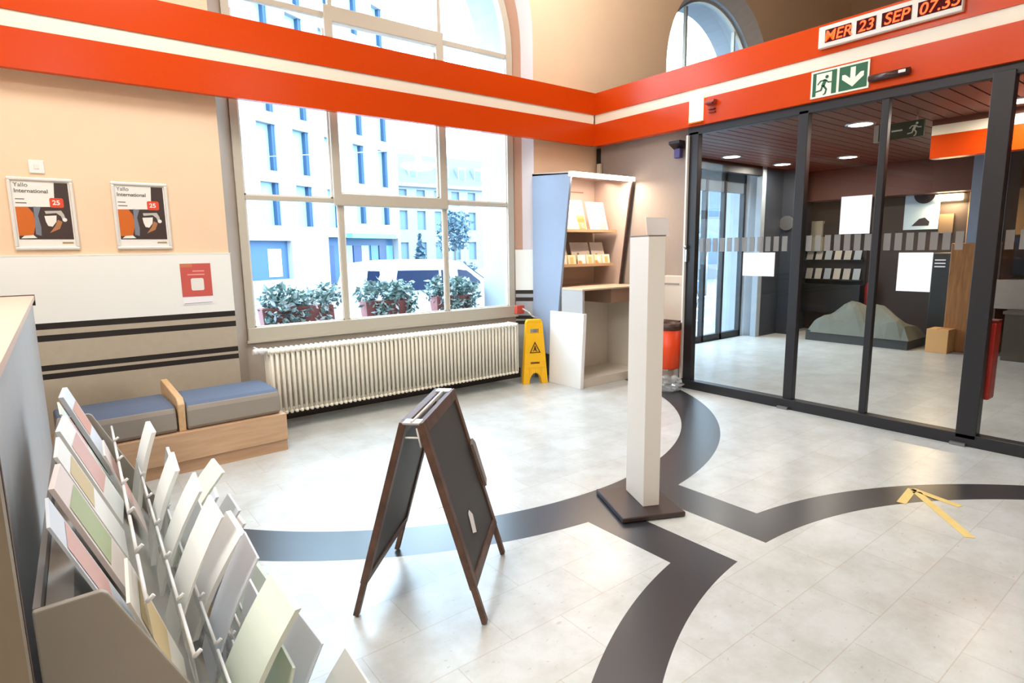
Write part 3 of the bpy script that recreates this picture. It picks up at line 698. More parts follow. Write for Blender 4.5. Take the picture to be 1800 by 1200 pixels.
# ------------------------------------------------------------------ display unit
def unit():
    t = thing('display_unit', 'tall lit display unit with blue grey side panels, brochure ledges and white base', 'display unit', (4.52, 4.60, 0))
    felt = mat('blue_grey_felt', (150, 160, 178), .95, .1, var=.14, scale=120); tau = mat('taupe_felt', (186, 166, 154), .9, .1, var=.06, scale=80)
    inner = mat('desk_cream', (214, 208, 194), .6)
    mb = MB(); side = [(0, .83, .33), (0, .83, 2.42), (0, .185, 2.37), (0, .455, .33)]
    mb.prism(side, (.03, 0, 0)); mb.build('left_side_panel', felt, t)
    mb = MB(); mb.prism([(1.0, .83, 1.1), (1.0, .83, 2.42), (1.0, .185, 2.37), (1.0, .36, 1.1)], (.035, 0, 0), tau)
    o = mb.build('right_side_panel', tau, t)
    mb = MB(); mb.prism([(.999, .18, 2.372), (.999, .20, 2.372), (.999, .372, 1.1), (.999, .352, 1.1)], (.037, 0, 0)); mb.build('panel_edge', mat('edge_dark', (62, 44, 40), .6), t)
    one('box', .03, 1.0, .80, .83, 1.10, 2.40).build('back_panel', tau, t)
    mb = MB(); mb.prism([(.0, .185, 2.36), (0, .83, 2.40), (0, .83, 2.43), (0, .185, 2.39)], (1.035, 0, 0)); mb.build('top_panel', tau, t)
    one('box', .0, 1.035, .165, .215, 2.338, 2.385).build('light_strip', mat('strip_glow', (255, 244, 226), .4, emit=(255, 240, 220), estr=5), t)
    mb = MB()
    for z in (1.76, 1.36):
        mb.box(.03, .97 if z > 1.5 else .93, .40, .80, z-.012, z)
        mb.box(.03, .97 if z > 1.5 else .93, .392, .402, z-.012, z+.022)
    mb.build('brochure_ledge', mat('ledge_brass', (196, 160, 122), .5), t)
    mb = MB()
    for z in (2.24, 2.02): mb.box(.03, .80, .795, .80, z, z+.012)
    mb.build('slot_line', mat('slot_brown', (150, 100, 80), .6), t)
    mb = MB(); mb.prism([(.0, .33, .85), (0, .0, .85), (0, .0, 1.10), (0, .40, 1.10)], (1.03, 0, 0)) if False else None
    # desk: grey apron left, open front, top slab
    one('box', .0, .03, -.01, .325, .85, 1.10).build('desk_cheek', mat('desk_grey', (176, 172, 170), .6), t)
    mb = MB(); mb.prism([(-.004, -.015, 1.10), (1.04, -.015, 1.10), (1.04, .80, 1.10), (.032, .80, 1.10), (.032, .32, 1.10), (-.004, .32, 1.10)], (0, 0, .018)); mb.build('desk_top', mat('desk_top_wood', (206, 182, 156), .5), t, bevel=.003)
    mb = MB(); mb.box(.03, 1.03, .55, .57, .0, 1.10); mb.box(1.0, 1.03, .0, .55, .0, 1.10); mb.build('desk_back', inner, t)
    mb = MB(); mb.prism([(-.02, .53, 0), (-.02, .0, 0), (-.02, -.05, .85), (-.02, .50, .85)], (.05, 0, 0)); mb.build('base_side_panel', mat('gloss_white', (244, 244, 242), .25), t, bevel=.004)
    one('box', .03, 1.0, .02, .55, .0, .10).build('base_shelf', inner, t, bevel=.003)
    one('box', .52, 1.0, .05, .52, .93, 1.098).build('drawer', mat('drawer_brown', (150, 118, 98), .6), t)
    lamp('AREA', (5.04, 4.79, 2.33), 14, (1.0, .84, .68), .98, .04, aim=(5.04, 4.79, 0), name='strip_light')
    lamp('AREA', (5.04, 5.10, 2.34), 3.0, (1.0, .84, .70), .9, .2, aim=(5.04, 5.3, 1.6), name='strip_light')
unit()
BC = [(250, 238, 222), (240, 170, 110), (252, 248, 240), (232, 210, 176)]
def brochure(x, y, z, wd, ht, c, label, accents, lean=.35):
    t = thing('brochure', label, 'brochure', (x, y, z), group='brochures on the display unit')
    mb = MB(); mb.prism([(0, 0, 0), (0, .006, 0), (0, .006+lean*ht, ht), (0, lean*ht, ht)], (wd, 0, 0)); mb.build('cover', mat('bro_%d_%d_%d' % c, c, .5), t)
    mb = MB()
    for (a, b, p, q, col) in accents:
        mb.prism([(a*wd, lean*p*ht-.002, p*ht), (b*wd, lean*p*ht-.002, p*ht), (b*wd, lean*q*ht-.002, q*ht), (a*wd, lean*q*ht-.002, q*ht)], (0, .001, 0), mat('acc_%d_%d_%d' % col, col, .5))
    mb.build('cover_print', None, t)
OR, TN, GR, WH = (236, 150, 84), (222, 196, 164), (150, 140, 120), (252, 250, 246)
brochure(4.56, 5.02, 1.761, .46, .36, (250, 232, 216), 'large cream brochure with orange house print on the upper ledge', [(.72, .98, .05, .42, OR), (.78, .92, .08, .28, WH), (.70, .98, .30, .50, OR)], .3)
brochure(5.06, 5.0, 1.761, .30, .345, (252, 248, 242), 'white brochure standing at the right of the upper ledge', [(.25, .50, .1, .75, TN), (.55, .9, .05, .5, (238, 206, 158)), (.8, .9, .5, .6, GR)], .3)
brochure(4.56, 5.02, 1.361, .17, .27, (176, 162, 148), 'grey brown brochure at the left of the lower ledge', [(.2, .4, .2, .4, GR)], .3)
brochure(4.80, 5.02, 1.361, .30, .27, (170, 156, 144), 'grey brown brochure in the middle of the lower ledge', [(.3, .4, .35, .55, (90, 90, 70))], .3)
brochure(5.13, 5.02, 1.361, .22, .27, (178, 164, 152), 'grey brown brochure at the right of the lower ledge', [(.3, .45, .3, .5, (90, 90, 70))], .3)
xs = 4.56
for k in range(6):
    c = ((244, 214, 186), (238, 222, 176), (250, 236, 220))[k % 3]
    brochure(4.555+.138*k+(0.02 if k > 1 else 0), 5.006-.01, 1.361, .125, .125, c, 'small leaflet at the front of the lower ledge, %s from the left' % ('first', 'second', 'third', 'fourth', 'fifth', 'last')[k], [(.05, .5, .05, .45, OR), (.35, .75, .3, .9, WH)] if k % 2 == 0 else [(.3, .7, .2, .8, (214, 192, 120))], .15)
t = thing('wall_box', 'cream box on the grey partition behind the white pillar', 'box', (5.60, 4.0, .74))
mb = MB(); T = Matrix.Translation((-.12, .32, 0)) @ TOB; mb.T = T; mb.prism([(p[0], p[1], 0) for p in rrect(0, .32, 0, .50, .03)], (0, 0, -.12)); mb.build('housing', mat('box_cream', (212, 200, 186), .5), t, bevel=.006)
one('box', -.124, -.12, .04, .28, .40, .42).build('slot', mat('slot_grey', (150, 140, 130), .5), t)
t = thing('wall_plate', 'small cream detector box high on the partition corner above the display unit', 'detector', (5.585, 5.36, 2.42))
one('box', -.04, 0, -.03, .03, 0, .19).build('body', mat('plate_cream', (206, 194, 172), .5), t, bevel=.006); one('box', -.044, -.04, -.01, .01, .04, .06).build('led', BLACK, t)
# orange bin, plastic bag
t = thing('waste_bin', 'orange round bin with dark rim beside the left door post', 'bin', (5.30, 4.03, 0))
mb = MB(); mb.lathe([(.115, .23), (.125, .24), (.13, .68)]); mb.build('drum', mat('bin_orange', (224, 66, 14), .4), t)
mb = MB(); mb.lathe([(.132, .66), (.136, .67), (.136, .735), (.11, .735), (.10, .70)]); mb.build('rim', mat('bin_rim', (66, 40, 34), .4), t)
mb = MB(); mb.box(.10, .17, -.04, .04, .3, .6); mb.box(.15, .17, -.03, .03, 0, .6); mb.box(.0, .17, -.1, .1, 0, .02); mb.box(-.06, .06, -.05, .05, .205, .23); mb.build('stand', STEEL, t)
mb = MB(); random.seed(3)
bm2 = mb.bm; bmesh.ops.create_icosphere(bm2, subdivisions=3, radius=1.0)
for v in bm2.verts:
    n = v.co.normalized(); k = 1+.22*math.sin(9*n.x+4*n.y)+.16*math.sin(13*n.z-7*n.x)+random.uniform(-.10, .10)
    v.co = Vector((n.x*.12*k, n.y*.13*k, max(0, .085+n.z*.085*k)))
o = mb.build('plastic_bag', glass('bag_film', (.9, .93, .95), .14, body=(206, 212, 216), bodyf=.28, rough=.15)); o.location = (5.18, 3.93, 0); tag(o, 'crumpled clear plastic bag on the floor below the orange bin', 'bag')

# ------------------------------------------------------------------ yellow wet floor sign
def floor_sign():
    t = thing('wet_floor_sign', 'yellow folded caution floor sign beside the radiator', 'floor sign', (4.31, 5.14, 0), rz=R(-22))
    for k in (0, 1):
        T = Matrix.Translation((0, .012+.055*k, 0)) @ Matrix.Rotation(R(-2.5 if k == 0 else -1.0), 4, 'X') @ TOA
        mb = MB(); old = mb.T
        # side walls with arched foot cut, built as strips so holes are real
        def q(pts): poly2(mb, pts, T, -.03, None)
        H = .74
        def hw(z): return .152 - .056*z/H
        n = 8; prev = None
        for i in range(n):
            a0, a1 = math.pi*i/n, math.pi*(i+1)/n
            x0, z0, x1, z1 = -.075*math.cos(a0), .13*math.sin(a0), -.075*math.cos(a1), .13*math.sin(a1)
            q([(x0, z0), (x1, z1), (x1, .19), (x0, .19)])
        for sgn in (-1, 1): q([(sgn*.075, 0), (sgn*hw(0), 0), (sgn*hw(.19), .19), (sgn*.075, .19)])
        def band(z0, z1, hole=None):
            if not hole: q([(-hw(z0), z0), (hw(z0), z0), (hw(z1), z1), (-hw(z1), z1)])
            else:
                q([(-hw(z0), z0), (-hole, z0), (-hole, z1), (-hw(z1), z1)]); q([(hole, z0), (hw(z0), z0), (hw(z1), z1), (hole, z1)])
        band(.19, .235); band(.235, .258, .055); band(.258, .595); band(.595, .645, .05); band(.645, .72)
        q([(-hw(.72), .72), (hw(.72), .72), (hw(.72)-.02, .755), (-hw(.72)+.02, .755)])
        mb.build('front_leaf' if k == 0 else 'rear_leaf', YELLOW, t, bevel=.004)
    T = Matrix.Translation((0, .010, 0)) @ Matrix.Rotation(R(-2.5), 4, 'X') @ TOA
    INK = mat('sign_ink', (70, 46, 10), .5)
    mb = MB(); T = Matrix.Translation((0, -.0005, 0)) @ T
    tri = [(-.068, .365), (.068, .365), (.0, .50)]; tin = [(-.05, .375), (.05, .375), (0, .475)]
    for i in range(3):
        j = (i+1) % 3; poly2(mb, [tri[i], tri[j], tin[j], tin[i]], T, .0015, None)
    poly2(mb, disc(.0, .44, .009, 10), T, .0015, None); poly2(mb, [(-.012, .43), (.01, .435), (.016, .40), (.03, .384), (.02, .38), (-.004, .40), (-.02, .384), (-.03, .386), (-.014, .408)], T, .0015, None)
    mb.build('slip_pictogram', INK, t)
    mb = MB(); mb.cyl((-.08, .055, .745), (.08, .055, .745), .012, n=10); mb.build('hinge', YELLOW, t)
floor_sign()

# ------------------------------------------------------------------ white pillar stand
t = thing('pillar_stand', 'tall slim white pillar on a dark square floor plate', 'stand', (2.673, 2.22, 0), rz=R(-25.6))
DBR = mat('plate_dark_brown', (58, 46, 44), .35, var=.06)
one('box', -.195, .195, -.22, .22, 0.004, .034).build('base_plate', DBR, t, bevel=.008, seg=3)
PILW = mat('pillar_white', (232, 230, 224), .5)
one('box', -.018, .085, -.10, .156, .034, 1.615).build('column', PILW, t, bevel=.003)
one('box', -.018, .085, -.10, .156, 1.615, 1.622).build('top_cap', mat('cap_grey', (120, 108, 100), .5), t)
mb = MB(); T = Matrix.Rotation(R(-8), 4, 'X'); mb.T = Matrix.Translation((.045, .02, 1.622)) @ Matrix.Rotation(R(20), 4, 'Z') @ T; mb.box(-.02, .16, 0, .003, 0, .105); mb.build('sign_card', PAPER, t)

# ------------------------------------------------------------------ A-board
def aboard():
    t = thing('a_board', 'dark brown wooden folding chalkboard standing on the floor', 'chalkboard', (1.273, 2.266, 0), rz=math.atan2(.714, .70))
    wd = wood('board_wood', (104, 74, 58), (78, 54, 42), stretch=(6, 6, 6)); ch = mat('chalk_black', (66, 66, 66), .55, var=.12, scale=5)
    H, L = .865, .60; ang = math.atan2(.267-.02, H)
    for sgn in (1, -1):
        # panel frame: u along ridge, p down the slope, thickness outward
        T = Matrix.Translation((0, -sgn*.02, H)) @ Matrix.Rotation(-sgn*ang, 4, 'X')
        side = 'front' if sgn == 1 else 'rear'
        ln = H/math.cos(ang)
        y0, y1 = (-.03, 0) if sgn == 1 else (0, .03)
        for nm, a in (('stile', (-L/2, -L/2+.042, -ln+.002, 0)), ('stile', (L/2-.042, L/2, -ln+.002, 0)), ('top_rail', (-L/2+.042, L/2-.042, -.05, 0)), ('bottom_rail', (-L/2+.042, L/2-.042, -.74, -.695))):
            mb = MB(); mb.T = T
            if nm == 'stile':
                mb.box(a[0], a[1], y0, y1, -.74, a[3])
                s_ = 1 if a[0] > 0 else -1; xa = a[1] if s_ > 0 else a[0]
                mb.box(xa-.030 if s_ > 0 else xa, xa if s_ > 0 else xa+.030, y0+.003, y1-.003, a[2], -.735)
            else: mb.box(a[0], a[1], y0, y1, a[2], a[3])
            mb.build(nm, wd, t, bevel=.003)
        mb = MB(); mb.T = T; ym = (y0+y1)/2; mb.box(-L/2+.035, L/2-.035, ym-.006, ym+.006, -.70, -.045); mb.build('chalk_panel', ch, t)
        if sgn == 1:
            mb = MB(); mb.T = T @ Matrix.Translation((-.10, ym-.008, -.585)); mb.prism([(0, 0, 0), (.05, 0, -.02), (.075, 0, .055), (.045, 0, .09), (.02, 0, .085)], (0, -.002, 0)); mb.build('paper_scrap', PAPER, t)
            mb = MB(); mb.T = T; mb.prism([(L/2-.03, y0-.002, -.52), (L/2+.012, y0-.002, -.50), (L/2+.016, y0-.002, -.30), (L/2-.01, y0-.002, -.27), (L/2-.045, y0-.002, -.29)], (0, -.014, 0)); mb.build('leaflet_pouch', mat('pouch_grey', (140, 128, 122), .35, var=.2, scale=30), t)
    mb = MB()
    for x in (-.27, .27):
        mb.box(x-.03, x+.03, -.035, .035, H-.002, H+.006)
    mb.cyl((-.29, 0, H+.002), (.29, 0, H+.002), .008, n=10)
    mb.build('hinge', mat('hinge_silver', (200, 196, 192), .35, metal=.5), t)
    mb = MB(); mb.cyl((-.285, -.03, H-.06), (-.285, .03, H-.06), .004); mb.tube([(-.285, -.02, H-.02), (-.285, -.035, H-.10)], .005); mb.build('stay', WHITE, t)
aboard()

# ------------------------------------------------------------------ floor tape
TAPE = mat('yellow_tape', (232, 206, 130), .5, var=.1, scale=20)
t = thing('floor_arrow', 'worn yellow tape arrow stuck on the floor before the glass doors', 'floor marking', (4.198, 1.262, 0))
def tape(mb, p, q, wd=.05):
    p, q = Vector(p), Vector(q); n = Vector((-(q-p).y, (q-p).x)).normalized()*wd/2
    mb.prism([(v.x, v.y, .0012) for v in (p+n, q+n, q-n, p-n)], (0, 0, .0012))
for nm, a, b in (('shaft', (-.03, -.03), (-.49, -.43)), ('barb', (.0, .0), (-.285, -.035)), ('barb', (.0, .0), (-.075, -.275))):
    mb = MB(); tape(mb, a, b); mb.build(nm, TAPE, t)
mb = MB(); mb.T = Matrix.Translation((1.725, 3.12, 0)); tape(mb, (.01, .16), (-.01, -.16), .05); o = mb.build('floor_tape', mat('faded_tape', (240, 232, 204), .5)); tag(o, 'faded pale tape strip on the floor behind the chalkboard', 'floor marking')

# ------------------------------------------------------------------ counter and leaflet rack at the left
t = thing('counter', 'pinkish topped grey counter with dark end at the left edge', 'counter', (-.117, 1.0, 0))
one('box', -1.4, 0, .02, 3.6, 1.295, 1.32).build('worktop', mat('counter_pink', (226, 196, 178), .4), t)
one('box', -1.4, .002, 3.58, 3.605, 1.26, 1.325).build('end_strip', mat('strip_brown', (70, 52, 48), .5), t)
one('box', -1.4, -.012, .05, 3.55, 0, 1.295).build('side_panel', mat('counter_grey', (188, 190, 192), .45, var=.06, scale=4), t)
one('box', -.9, .033, -.05, -.01, 0, 1.30).build('end_panel', wood('counter_beige', (146, 132, 112), (132, 118, 98), stretch=(8, 8, 1), rough=.5), t)
one('box', .0, .034, -.012, .0, 0, 1.30).build('panel_edge', mat('edge_brown', (84, 60, 48), .6), t)

def rack():
    rz = R(-1.5)
    t = thing('leaflet_rack', 'sloping acrylic leaflet rack with a grey beige end panel beside the counter', 'leaflet rack', (0.0, 1.14, 0), rz=rz)
    L = 1.36; sl = .47
    endm = mat('rack_greige', (164, 156, 142), .5, var=.04, scale=10)
    prof = [(-.085, 0), (-.085, 1.0), (.005, 1.003), (.014, .995), (.48, 0)]
    for y in (0, L+.012):
        mb = MB(); mb.prism([(x, y, z) for x, z in prof], (0, -.014, 0)); mb.build('end_panel', endm, t, bevel=.003)
    one('box', -.085, -.075, 0, L, 0, 1.0).build('back_panel', mat('rack_back', (128, 124, 120), .5), t)
    mb = MB(); mb.prism([(-.074, 0, 0), (-.074, 0, .97), (-.035, 0, .97), (.421, 0, 0)], (0, L, 0)); mb.build('slope_panel', mat('rack_slope', (176, 172, 164), .5), t)
    acr = glass('acrylic', (.96, .97, .97), .08, body=(232, 234, 232), bodyf=.22, rough=.05); lipm = mat('acrylic_edge', (240, 241, 240), .2)
    cols = 6; cw = L/cols
    tints = [(232, 235, 232), (222, 232, 218), (236, 230, 220), (220, 226, 234), (242, 242, 238), (232, 218, 212), (228, 222, 208)]
    acc = [(216, 172, 162), (210, 188, 140), (172, 184, 140), (160, 176, 200), (212, 150, 122), (176, 132, 124)]
    tiern = ('top', 'second', 'third', 'fourth', 'fifth', 'lowest'); coln = ('far', 'second', 'third', 'fourth', 'fifth', 'near')
    rnd = random.Random(11)
    c_, s_ = math.cos(rz), math.sin(rz)
    nm_c = {0: 'pale grey', 1: 'pale green', 2: 'cream', 3: 'pale blue', 4: 'white', 5: 'pinkish', 6: 'beige'}
    nm_a = {0: 'rose', 1: 'ochre', 2: 'green', 3: 'blue', 4: 'orange', 5: 'maroon'}
    for k in range(6):
        zl = .945-.135*k; xl = .012+(1-zl)*sl+.024
        for c in range(cols):
            y1 = L-c*cw-.012; y0 = y1-cw+.024
            mb = MB()
            mb.prism([(xl, y0, zl), (xl+.003, y0, zl), (xl+.012, y0, zl-.125), (xl+.009, y0, zl-.125)], (0, y1-y0, 0))
            mb.build('pocket', acr, t)
            mb = MB(); mb.cyl((xl+.004, y0, zl+.002), (xl+.004, y1, zl+.002), .0035, n=8); mb.tube([(xl+.004, y0, zl+.002), (xl+.016, y0, zl+.012)], .004, n=6)
            mb.build('pocket_lip', lipm, t)
            # the leaflet in it
            if rnd.random() < .02: continue
            ht = (.30 if k == 0 else rnd.choice((.27, .29, .30))) ; wdt = rnd.uniform(.75, .95)*(y1-y0); th = rnd.uniform(.004, .014)
            lean = rnd.choice((-.42, -.40, -.34, -.28)) if k < 1 else rnd.choice((-.38, -.3, -.05, .15, .26, .34))
            if k == 0: lean = -.38
            curve = rnd.uniform(0, .25) if lean > -.2 else 0.0
            ti, ai = rnd.randrange(7), rnd.randrange(6)
            yb = y0 + rnd.uniform(0, 1)*((y1-y0)-wdt)
            lx, ly, lz = xl-.006, yb, zl-.12
            wx, wy = c_*lx - s_*ly, s_*lx + c_*ly
            g = thing('leaflet', '%s leaflet with %s print, %s row of the acrylic rack, %s column' % (nm_c[ti], nm_a[ai], tiern[k], coln[c]), 'leaflet', (wx, 1.14+wy, lz), rz=rz+R(rnd.uniform(-4, 4)), group='leaflets in the acrylic rack')
            mb = MB(); n = 6; pts = []
            for i in range(n+1):
                u = i/n; pts.append((lean*u*ht*.95+curve*u*u*ht, u*ht*(1-.15*abs(lean)-.1*curve)))
            cut = rnd.random() < .35
            for i in range(n):
                a, b = pts[i], pts[i+1]
                mb.prism([(a[0], 0, a[1]), (a[0]-th, 0, a[1]), (b[0]-th, 0, b[1]), (b[0], 0, b[1])], (0, wdt, 0))
            mb.build('pages', mat('leaf_%d' % ti, tints[ti], .55), g)
            mb = MB()
            i0 = rnd.choice((2, 3)); 
            for i in range(i0, 5):
                a, b = pts[i], pts[i+1]
                mb.face([(a[0]+.001, wdt*.08, a[1]), (a[0]+.001, wdt*.92, a[1]), (b[0]+.001, wdt*.92, b[1]), (b[0]+.001, wdt*.08, b[1])])
            mb.build('cover_print', mat('print_%d' % ai, acc[ai], .5), g)
rack()

# ------------------------------------------------------------------ street outside
GZ = -.6
o = struct(one('box', -40, 90, 6.2, 120, GZ-.2, GZ).build('floor_street', mat('asphalt', (128, 132, 136), .9)))
struct(one('box', -6, 12.4, 6.2, 8.6, GZ, GZ+.12).build('floor_pavement', mat('pavement', (140, 142, 142), .9)))
struct(one('box', 6.9, 10.0, 5.7, 7.6, GZ, -.02).build('floor_step', mat('pavement', (140, 142, 142), .9)))
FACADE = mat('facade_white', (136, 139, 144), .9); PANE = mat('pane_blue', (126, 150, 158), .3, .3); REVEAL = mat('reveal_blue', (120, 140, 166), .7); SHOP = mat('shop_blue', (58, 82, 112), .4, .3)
def facade(root, us, zs, hole, U, Z, depth=.45, m=FACADE):
    """wall of cells in the local XZ plane (front at y=0); hole(i,j) leaves an opening"""
    mb = MB()
    for i in range(len(us)-1):
        for j in range(len(zs)-1):
            if not hole(i, j): mb.box(us[i], us[i+1], 0, depth, zs[j], zs[j+1])
    bmesh.ops.remove_doubles(mb.bm, verts=mb.bm.verts, dist=.0005)
    return mb.build('wall', m, root)
t = thing('office_building', 'white modern office block with tall recessed windows across the street', 'building', (9.017, 32.756, GZ), rz=R(90-62))
us = [-14]; cols = [(-9.9, -8.6), (-7.4, -6.1), (-4.9, -3.6), (-2.6, -1.4), (-.15, 1.15), (2.35, 3.6), (4.85, 6.05), (7.4, 8.5), (9.95, 11.05)]
for a, b in cols: us += [a, b]
us.append(12.15)
rows = [(3.65, 5.9), (6.5, 8.9), (9.5, 11.9), (12.5, 14.9), (15.5, 17.9)]
zs = [2.84+.25]
for a, b in rows: zs += [a, b]
zs.append(19.5)
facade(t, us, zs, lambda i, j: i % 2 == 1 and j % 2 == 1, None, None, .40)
mb = MB()
mb.box(-14, -1.32, 0, .4, 0, 3.09); mb.box(1.72, 4.7, 0, .4, 0, 3.09); mb.box(-1.32, 1.72, 0, .4, 0, .75); mb.box(-1.32, 1.72, 0, .4, 2.84, 3.09)
mb.box(11.85, 12.15, 0, .4, 0, 3.09)
mb.build('ground_wall', FACADE, t)
one('box', -14, 12.15, .6, 12, 0, 19.4).build('core', mat('core_grey', (96, 104, 112), .8), t)
pm = None
for a, b in cols:
    for c, d in rows:
        f = one('box', a, b, .36, .42, c, d).build('window', PANE, t)
        mb = MB(); mb.box(b-.20, b, .10, .36, c, d); mb.build('side_strip', mat('strip_blue', (50, 72, 98), .6, .2), f)  # dark blue strip along the right side of each window
f = one('box', -1.32, 1.72, .34, .4, .75, 2.84).build('shop_window', SHOP, t); one('box', .3, 1.2, .30, .34, .9, 2.4).build('bright_panel', PAPER, f)
mb = MB(); mb.box(4.7, 11.85, .5, .56, 0, 3.09); mb.build('shop_front', SHOP, t)
for x, c in ((4.9, (40, 58, 90)), (6.6, (120, 130, 138)), (7.5, (38, 54, 90)), (8.3, (132, 142, 146)), (9.3, (64, 100, 116)), (10.2, (34, 52, 84)), (11.0, (84, 124, 134))):
    one('box', x, x+.75, .44, .5, .2, 2.6).build('shop_door', mat('sd_%d' % int(x*10), c, .4), t)
t2 = thing('shop_sign', 'long white illuminated shop sign on the office block', 'sign', t.location, rz=R(90-62))
one('box', 6.35, 11.0, -.45, .0, 3.35, 3.95).build('light_box', mat('sign_lit', (190, 194, 196), .5), t2); one('box', 6.35, 11.0, -.46, 0, 3.05, 3.35).build('lower_band', mat('sign_teal', (92, 140, 134), .5), t2)
# older building with slate roof
t = thing('old_building', 'older cream town house with grey mansard roof and dormers far away', 'building', (29.8, 60, GZ))
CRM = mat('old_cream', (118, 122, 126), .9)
us = [0]; oc = [(.9, 2.0), (3.2, 4.3), (5.5, 6.6), (7.8, 8.9), (10.1, 11.2), (12.4, 13.5)]
for a, b in oc: us += [a, b]
us.append(15)
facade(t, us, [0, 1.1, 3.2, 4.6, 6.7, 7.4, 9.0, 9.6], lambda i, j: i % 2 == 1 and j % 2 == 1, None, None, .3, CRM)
one('box', 0, 15, .32, 10, 0, 9.5).build('core', mat('core_grey', (96, 104, 112), .8), t)
OP = mat('old_pane', (84, 104, 122), .4, .3)
for a, b in oc:
    for c, d in ((1.1, 3.2), (4.6, 6.7), (7.4, 9.0)): one('box', a, b, .26, .32, c, d).build('window', OP, t)
mb = MB(); mb.prism([(-.3, -.3, 9.6), (15.3, -.3, 9.6), (13.8, 2.2, 13.2), (1.2, 2.2, 13.2)], (0, 7, 0)); mb.build('roof', mat('slate_roof', (82, 92, 102), .8), t)
mb = MB(); mb.box(-.3, 15.3, -.4, 0, 9.3, 9.7); mb.build('cornice', CRM, t)
for x in (2.5, 6.7, 9.0, 11.3):
    d = one('box', x, x+1.1, .3, 2.5, 10.2, 11.9).build('dormer', CRM, t); one('box', x+.2, x+.9, .26, .3, 10.5, 11.6).build('pane', OP, d)
mb = MB(); mb.box(8.2, 9.2, 3, 4, 12.5, 15); mb.box(1.6, 2.4, 3, 4, 12.5, 14.6); mb.build('chimney', CRM, t)
t = thing('corner_house', 'pale house seen through the outer glass doors', 'building', (31, 27, GZ), rz=R(-35))
facade(t, [0, 1, 2, 3.2, 4.2, 5.4, 6.4, 8], [0, 1, 3, 4.2, 6.2, 7.4, 9.4, 11], lambda i, j: i % 2 == 1 and j % 2 == 1, None, None, .3, CRM)
one('box', 0, 8, .32, 8, 0, 11).build('core', mat('core_grey', (96, 104, 112), .8), t)
for a, b in ((1, 2), (3.2, 4.2), (5.4, 6.4)):
    for c, d in ((1, 3), (4.2, 6.2), (7.4, 9.4)): one('box', a, b, .26, .32, c, d).build('window', OP, t)
mb = MB(); mb.prism([(-.3, -.3, 11), (8.3, -.3, 11), (4, -.3, 13)], (0, 8.6, 0)); mb.build('roof', mat('slate_roof', (82, 92, 102), .8), t)

def vehicle(name, label, loc, rz, van=True):
    t = thing(name, label, 'van' if van else 'car', loc, rz)
    Wd = 1.9 if van else 1.7
    if van: prof = [(0, .35), (0, .9), (.06, 1.25), (.22, 1.72), (.4, 1.88), (1.2, 1.95), (2.55, 1.94), (2.97, 1.84), (3.62, 1.36), (4.30, 1.12), (4.52, .85), (4.52, .38), (4.2, .3), (.4, .3)]
    else: prof = [(0, .35), (0, .8), (.2, 1.0), (.9, 1.42), (2.2, 1.45), (3.0, 1.02), (3.9, .9), (4.1, .6), (4.05, .35), (3.6, .28), (.4, .28)]
    bodym = mat('van_white', (170, 173, 176), .3, .3) if van else mat('car_blue', (60, 84, 120), .3, .3)
    mb = MB(); zs_ = [p[1] for p in prof]
    L1 = []
    for y, ins in ((0, .08), (.12, 0), (Wd-.12, 0), (Wd, .08)):
        row = []
        for x, z in prof:
            tuck = .10*max(0, (z-1.0)/.9)
            yy = y + (tuck if y < Wd/2 else -tuck)
            row.append(mb.bm.verts.new((x+(ins if x < 1 else -ins)*.5, yy, z-(ins*.6 if z > 1.6 else 0))))
        L1.append(row)
    n = len(prof)
    for A, B in zip(L1[:-1], L1[1:]):
        for i in range(n): mb.bm.faces.new((A[i], A[(i+1) % n], B[(i+1) % n], B[i]))
    mb.bm.faces.new(L1[0][::-1]); mb.bm.faces.new(L1[-1])
    mb.build('body', bodym, t, bevel=.02)
    gm = mat('vehicle_glass', (26, 34, 56), .25, .2)
    wins = (((.10, 1.22), (.47, 1.22), (.50, 1.70), (.20, 1.72)), ((.85, 1.20), (2.12, 1.20), (2.12, 1.68), (.98, 1.70)), ((2.2, 1.22), (2.47, 1.22), (2.42, 1.68), (2.2, 1.68)), ((2.72, 1.20), (3.42, 1.20), (3.36, 1.36), (2.98, 1.64), (2.70, 1.68))) if van else (((.7, .98), (1.5, .98), (1.5, 1.3), (1.0, 1.3)), ((1.6, .98), (2.8, .98), (2.3, 1.32), (1.6, 1.32)))
    for wv in wins:
        mb = MB()
        def yo(z): return .10*max(0, (z-1.0)/.9) - .006
        mb.prism([(x, yo(z)+.005, z) for x, z in wv], (0, -.012, 0)); mb.build('side_window', gm, t)
    mb = MB(); mb.prism([(3.02, .25, 1.80), (3.60, .16, 1.38), (3.60, Wd-.16, 1.38), (3.02, Wd-.25, 1.80)], (.02, 0, .03)) if van else mb.box(2.3, 2.5, .3, Wd-.3, 1.2, 1.3)
    mb.build('windscreen', gm, t)
    wm = mat('tyre', (48, 50, 54), .7)
    for x in ((.85, 3.6) if van else (.75, 3.2)):
        for y in (-.01, Wd-.2):
            mb = MB(); mb.cyl((x, y, .33), (x, y+.21, .33), .33, n=22); wv = mb.build('wheel', wm, t); one('cyl', (x, y-.005, .33), (x, y+.005, .33), .2, n=16).build('hub', STEEL, wv)
    if van:
        mb = MB(); mb.box(3.28, 3.38, -.16, .04, 1.10, 1.28); mb.build('mirror', bodym, t, bevel=.02)
        mb = MB(); mb.box(.2, 4.4, -.008, .0, .62, .68); mb.build('side_trim', mat('trim_grey', (150, 160, 170), .5), t)
vehicle('van', 'white passenger van parked outside the big window', (5.62, 13.0, GZ), 0.0)
vehicle('car', 'small blue car far down the street behind the van', (19.4, 36, GZ), 0.0, van=False)

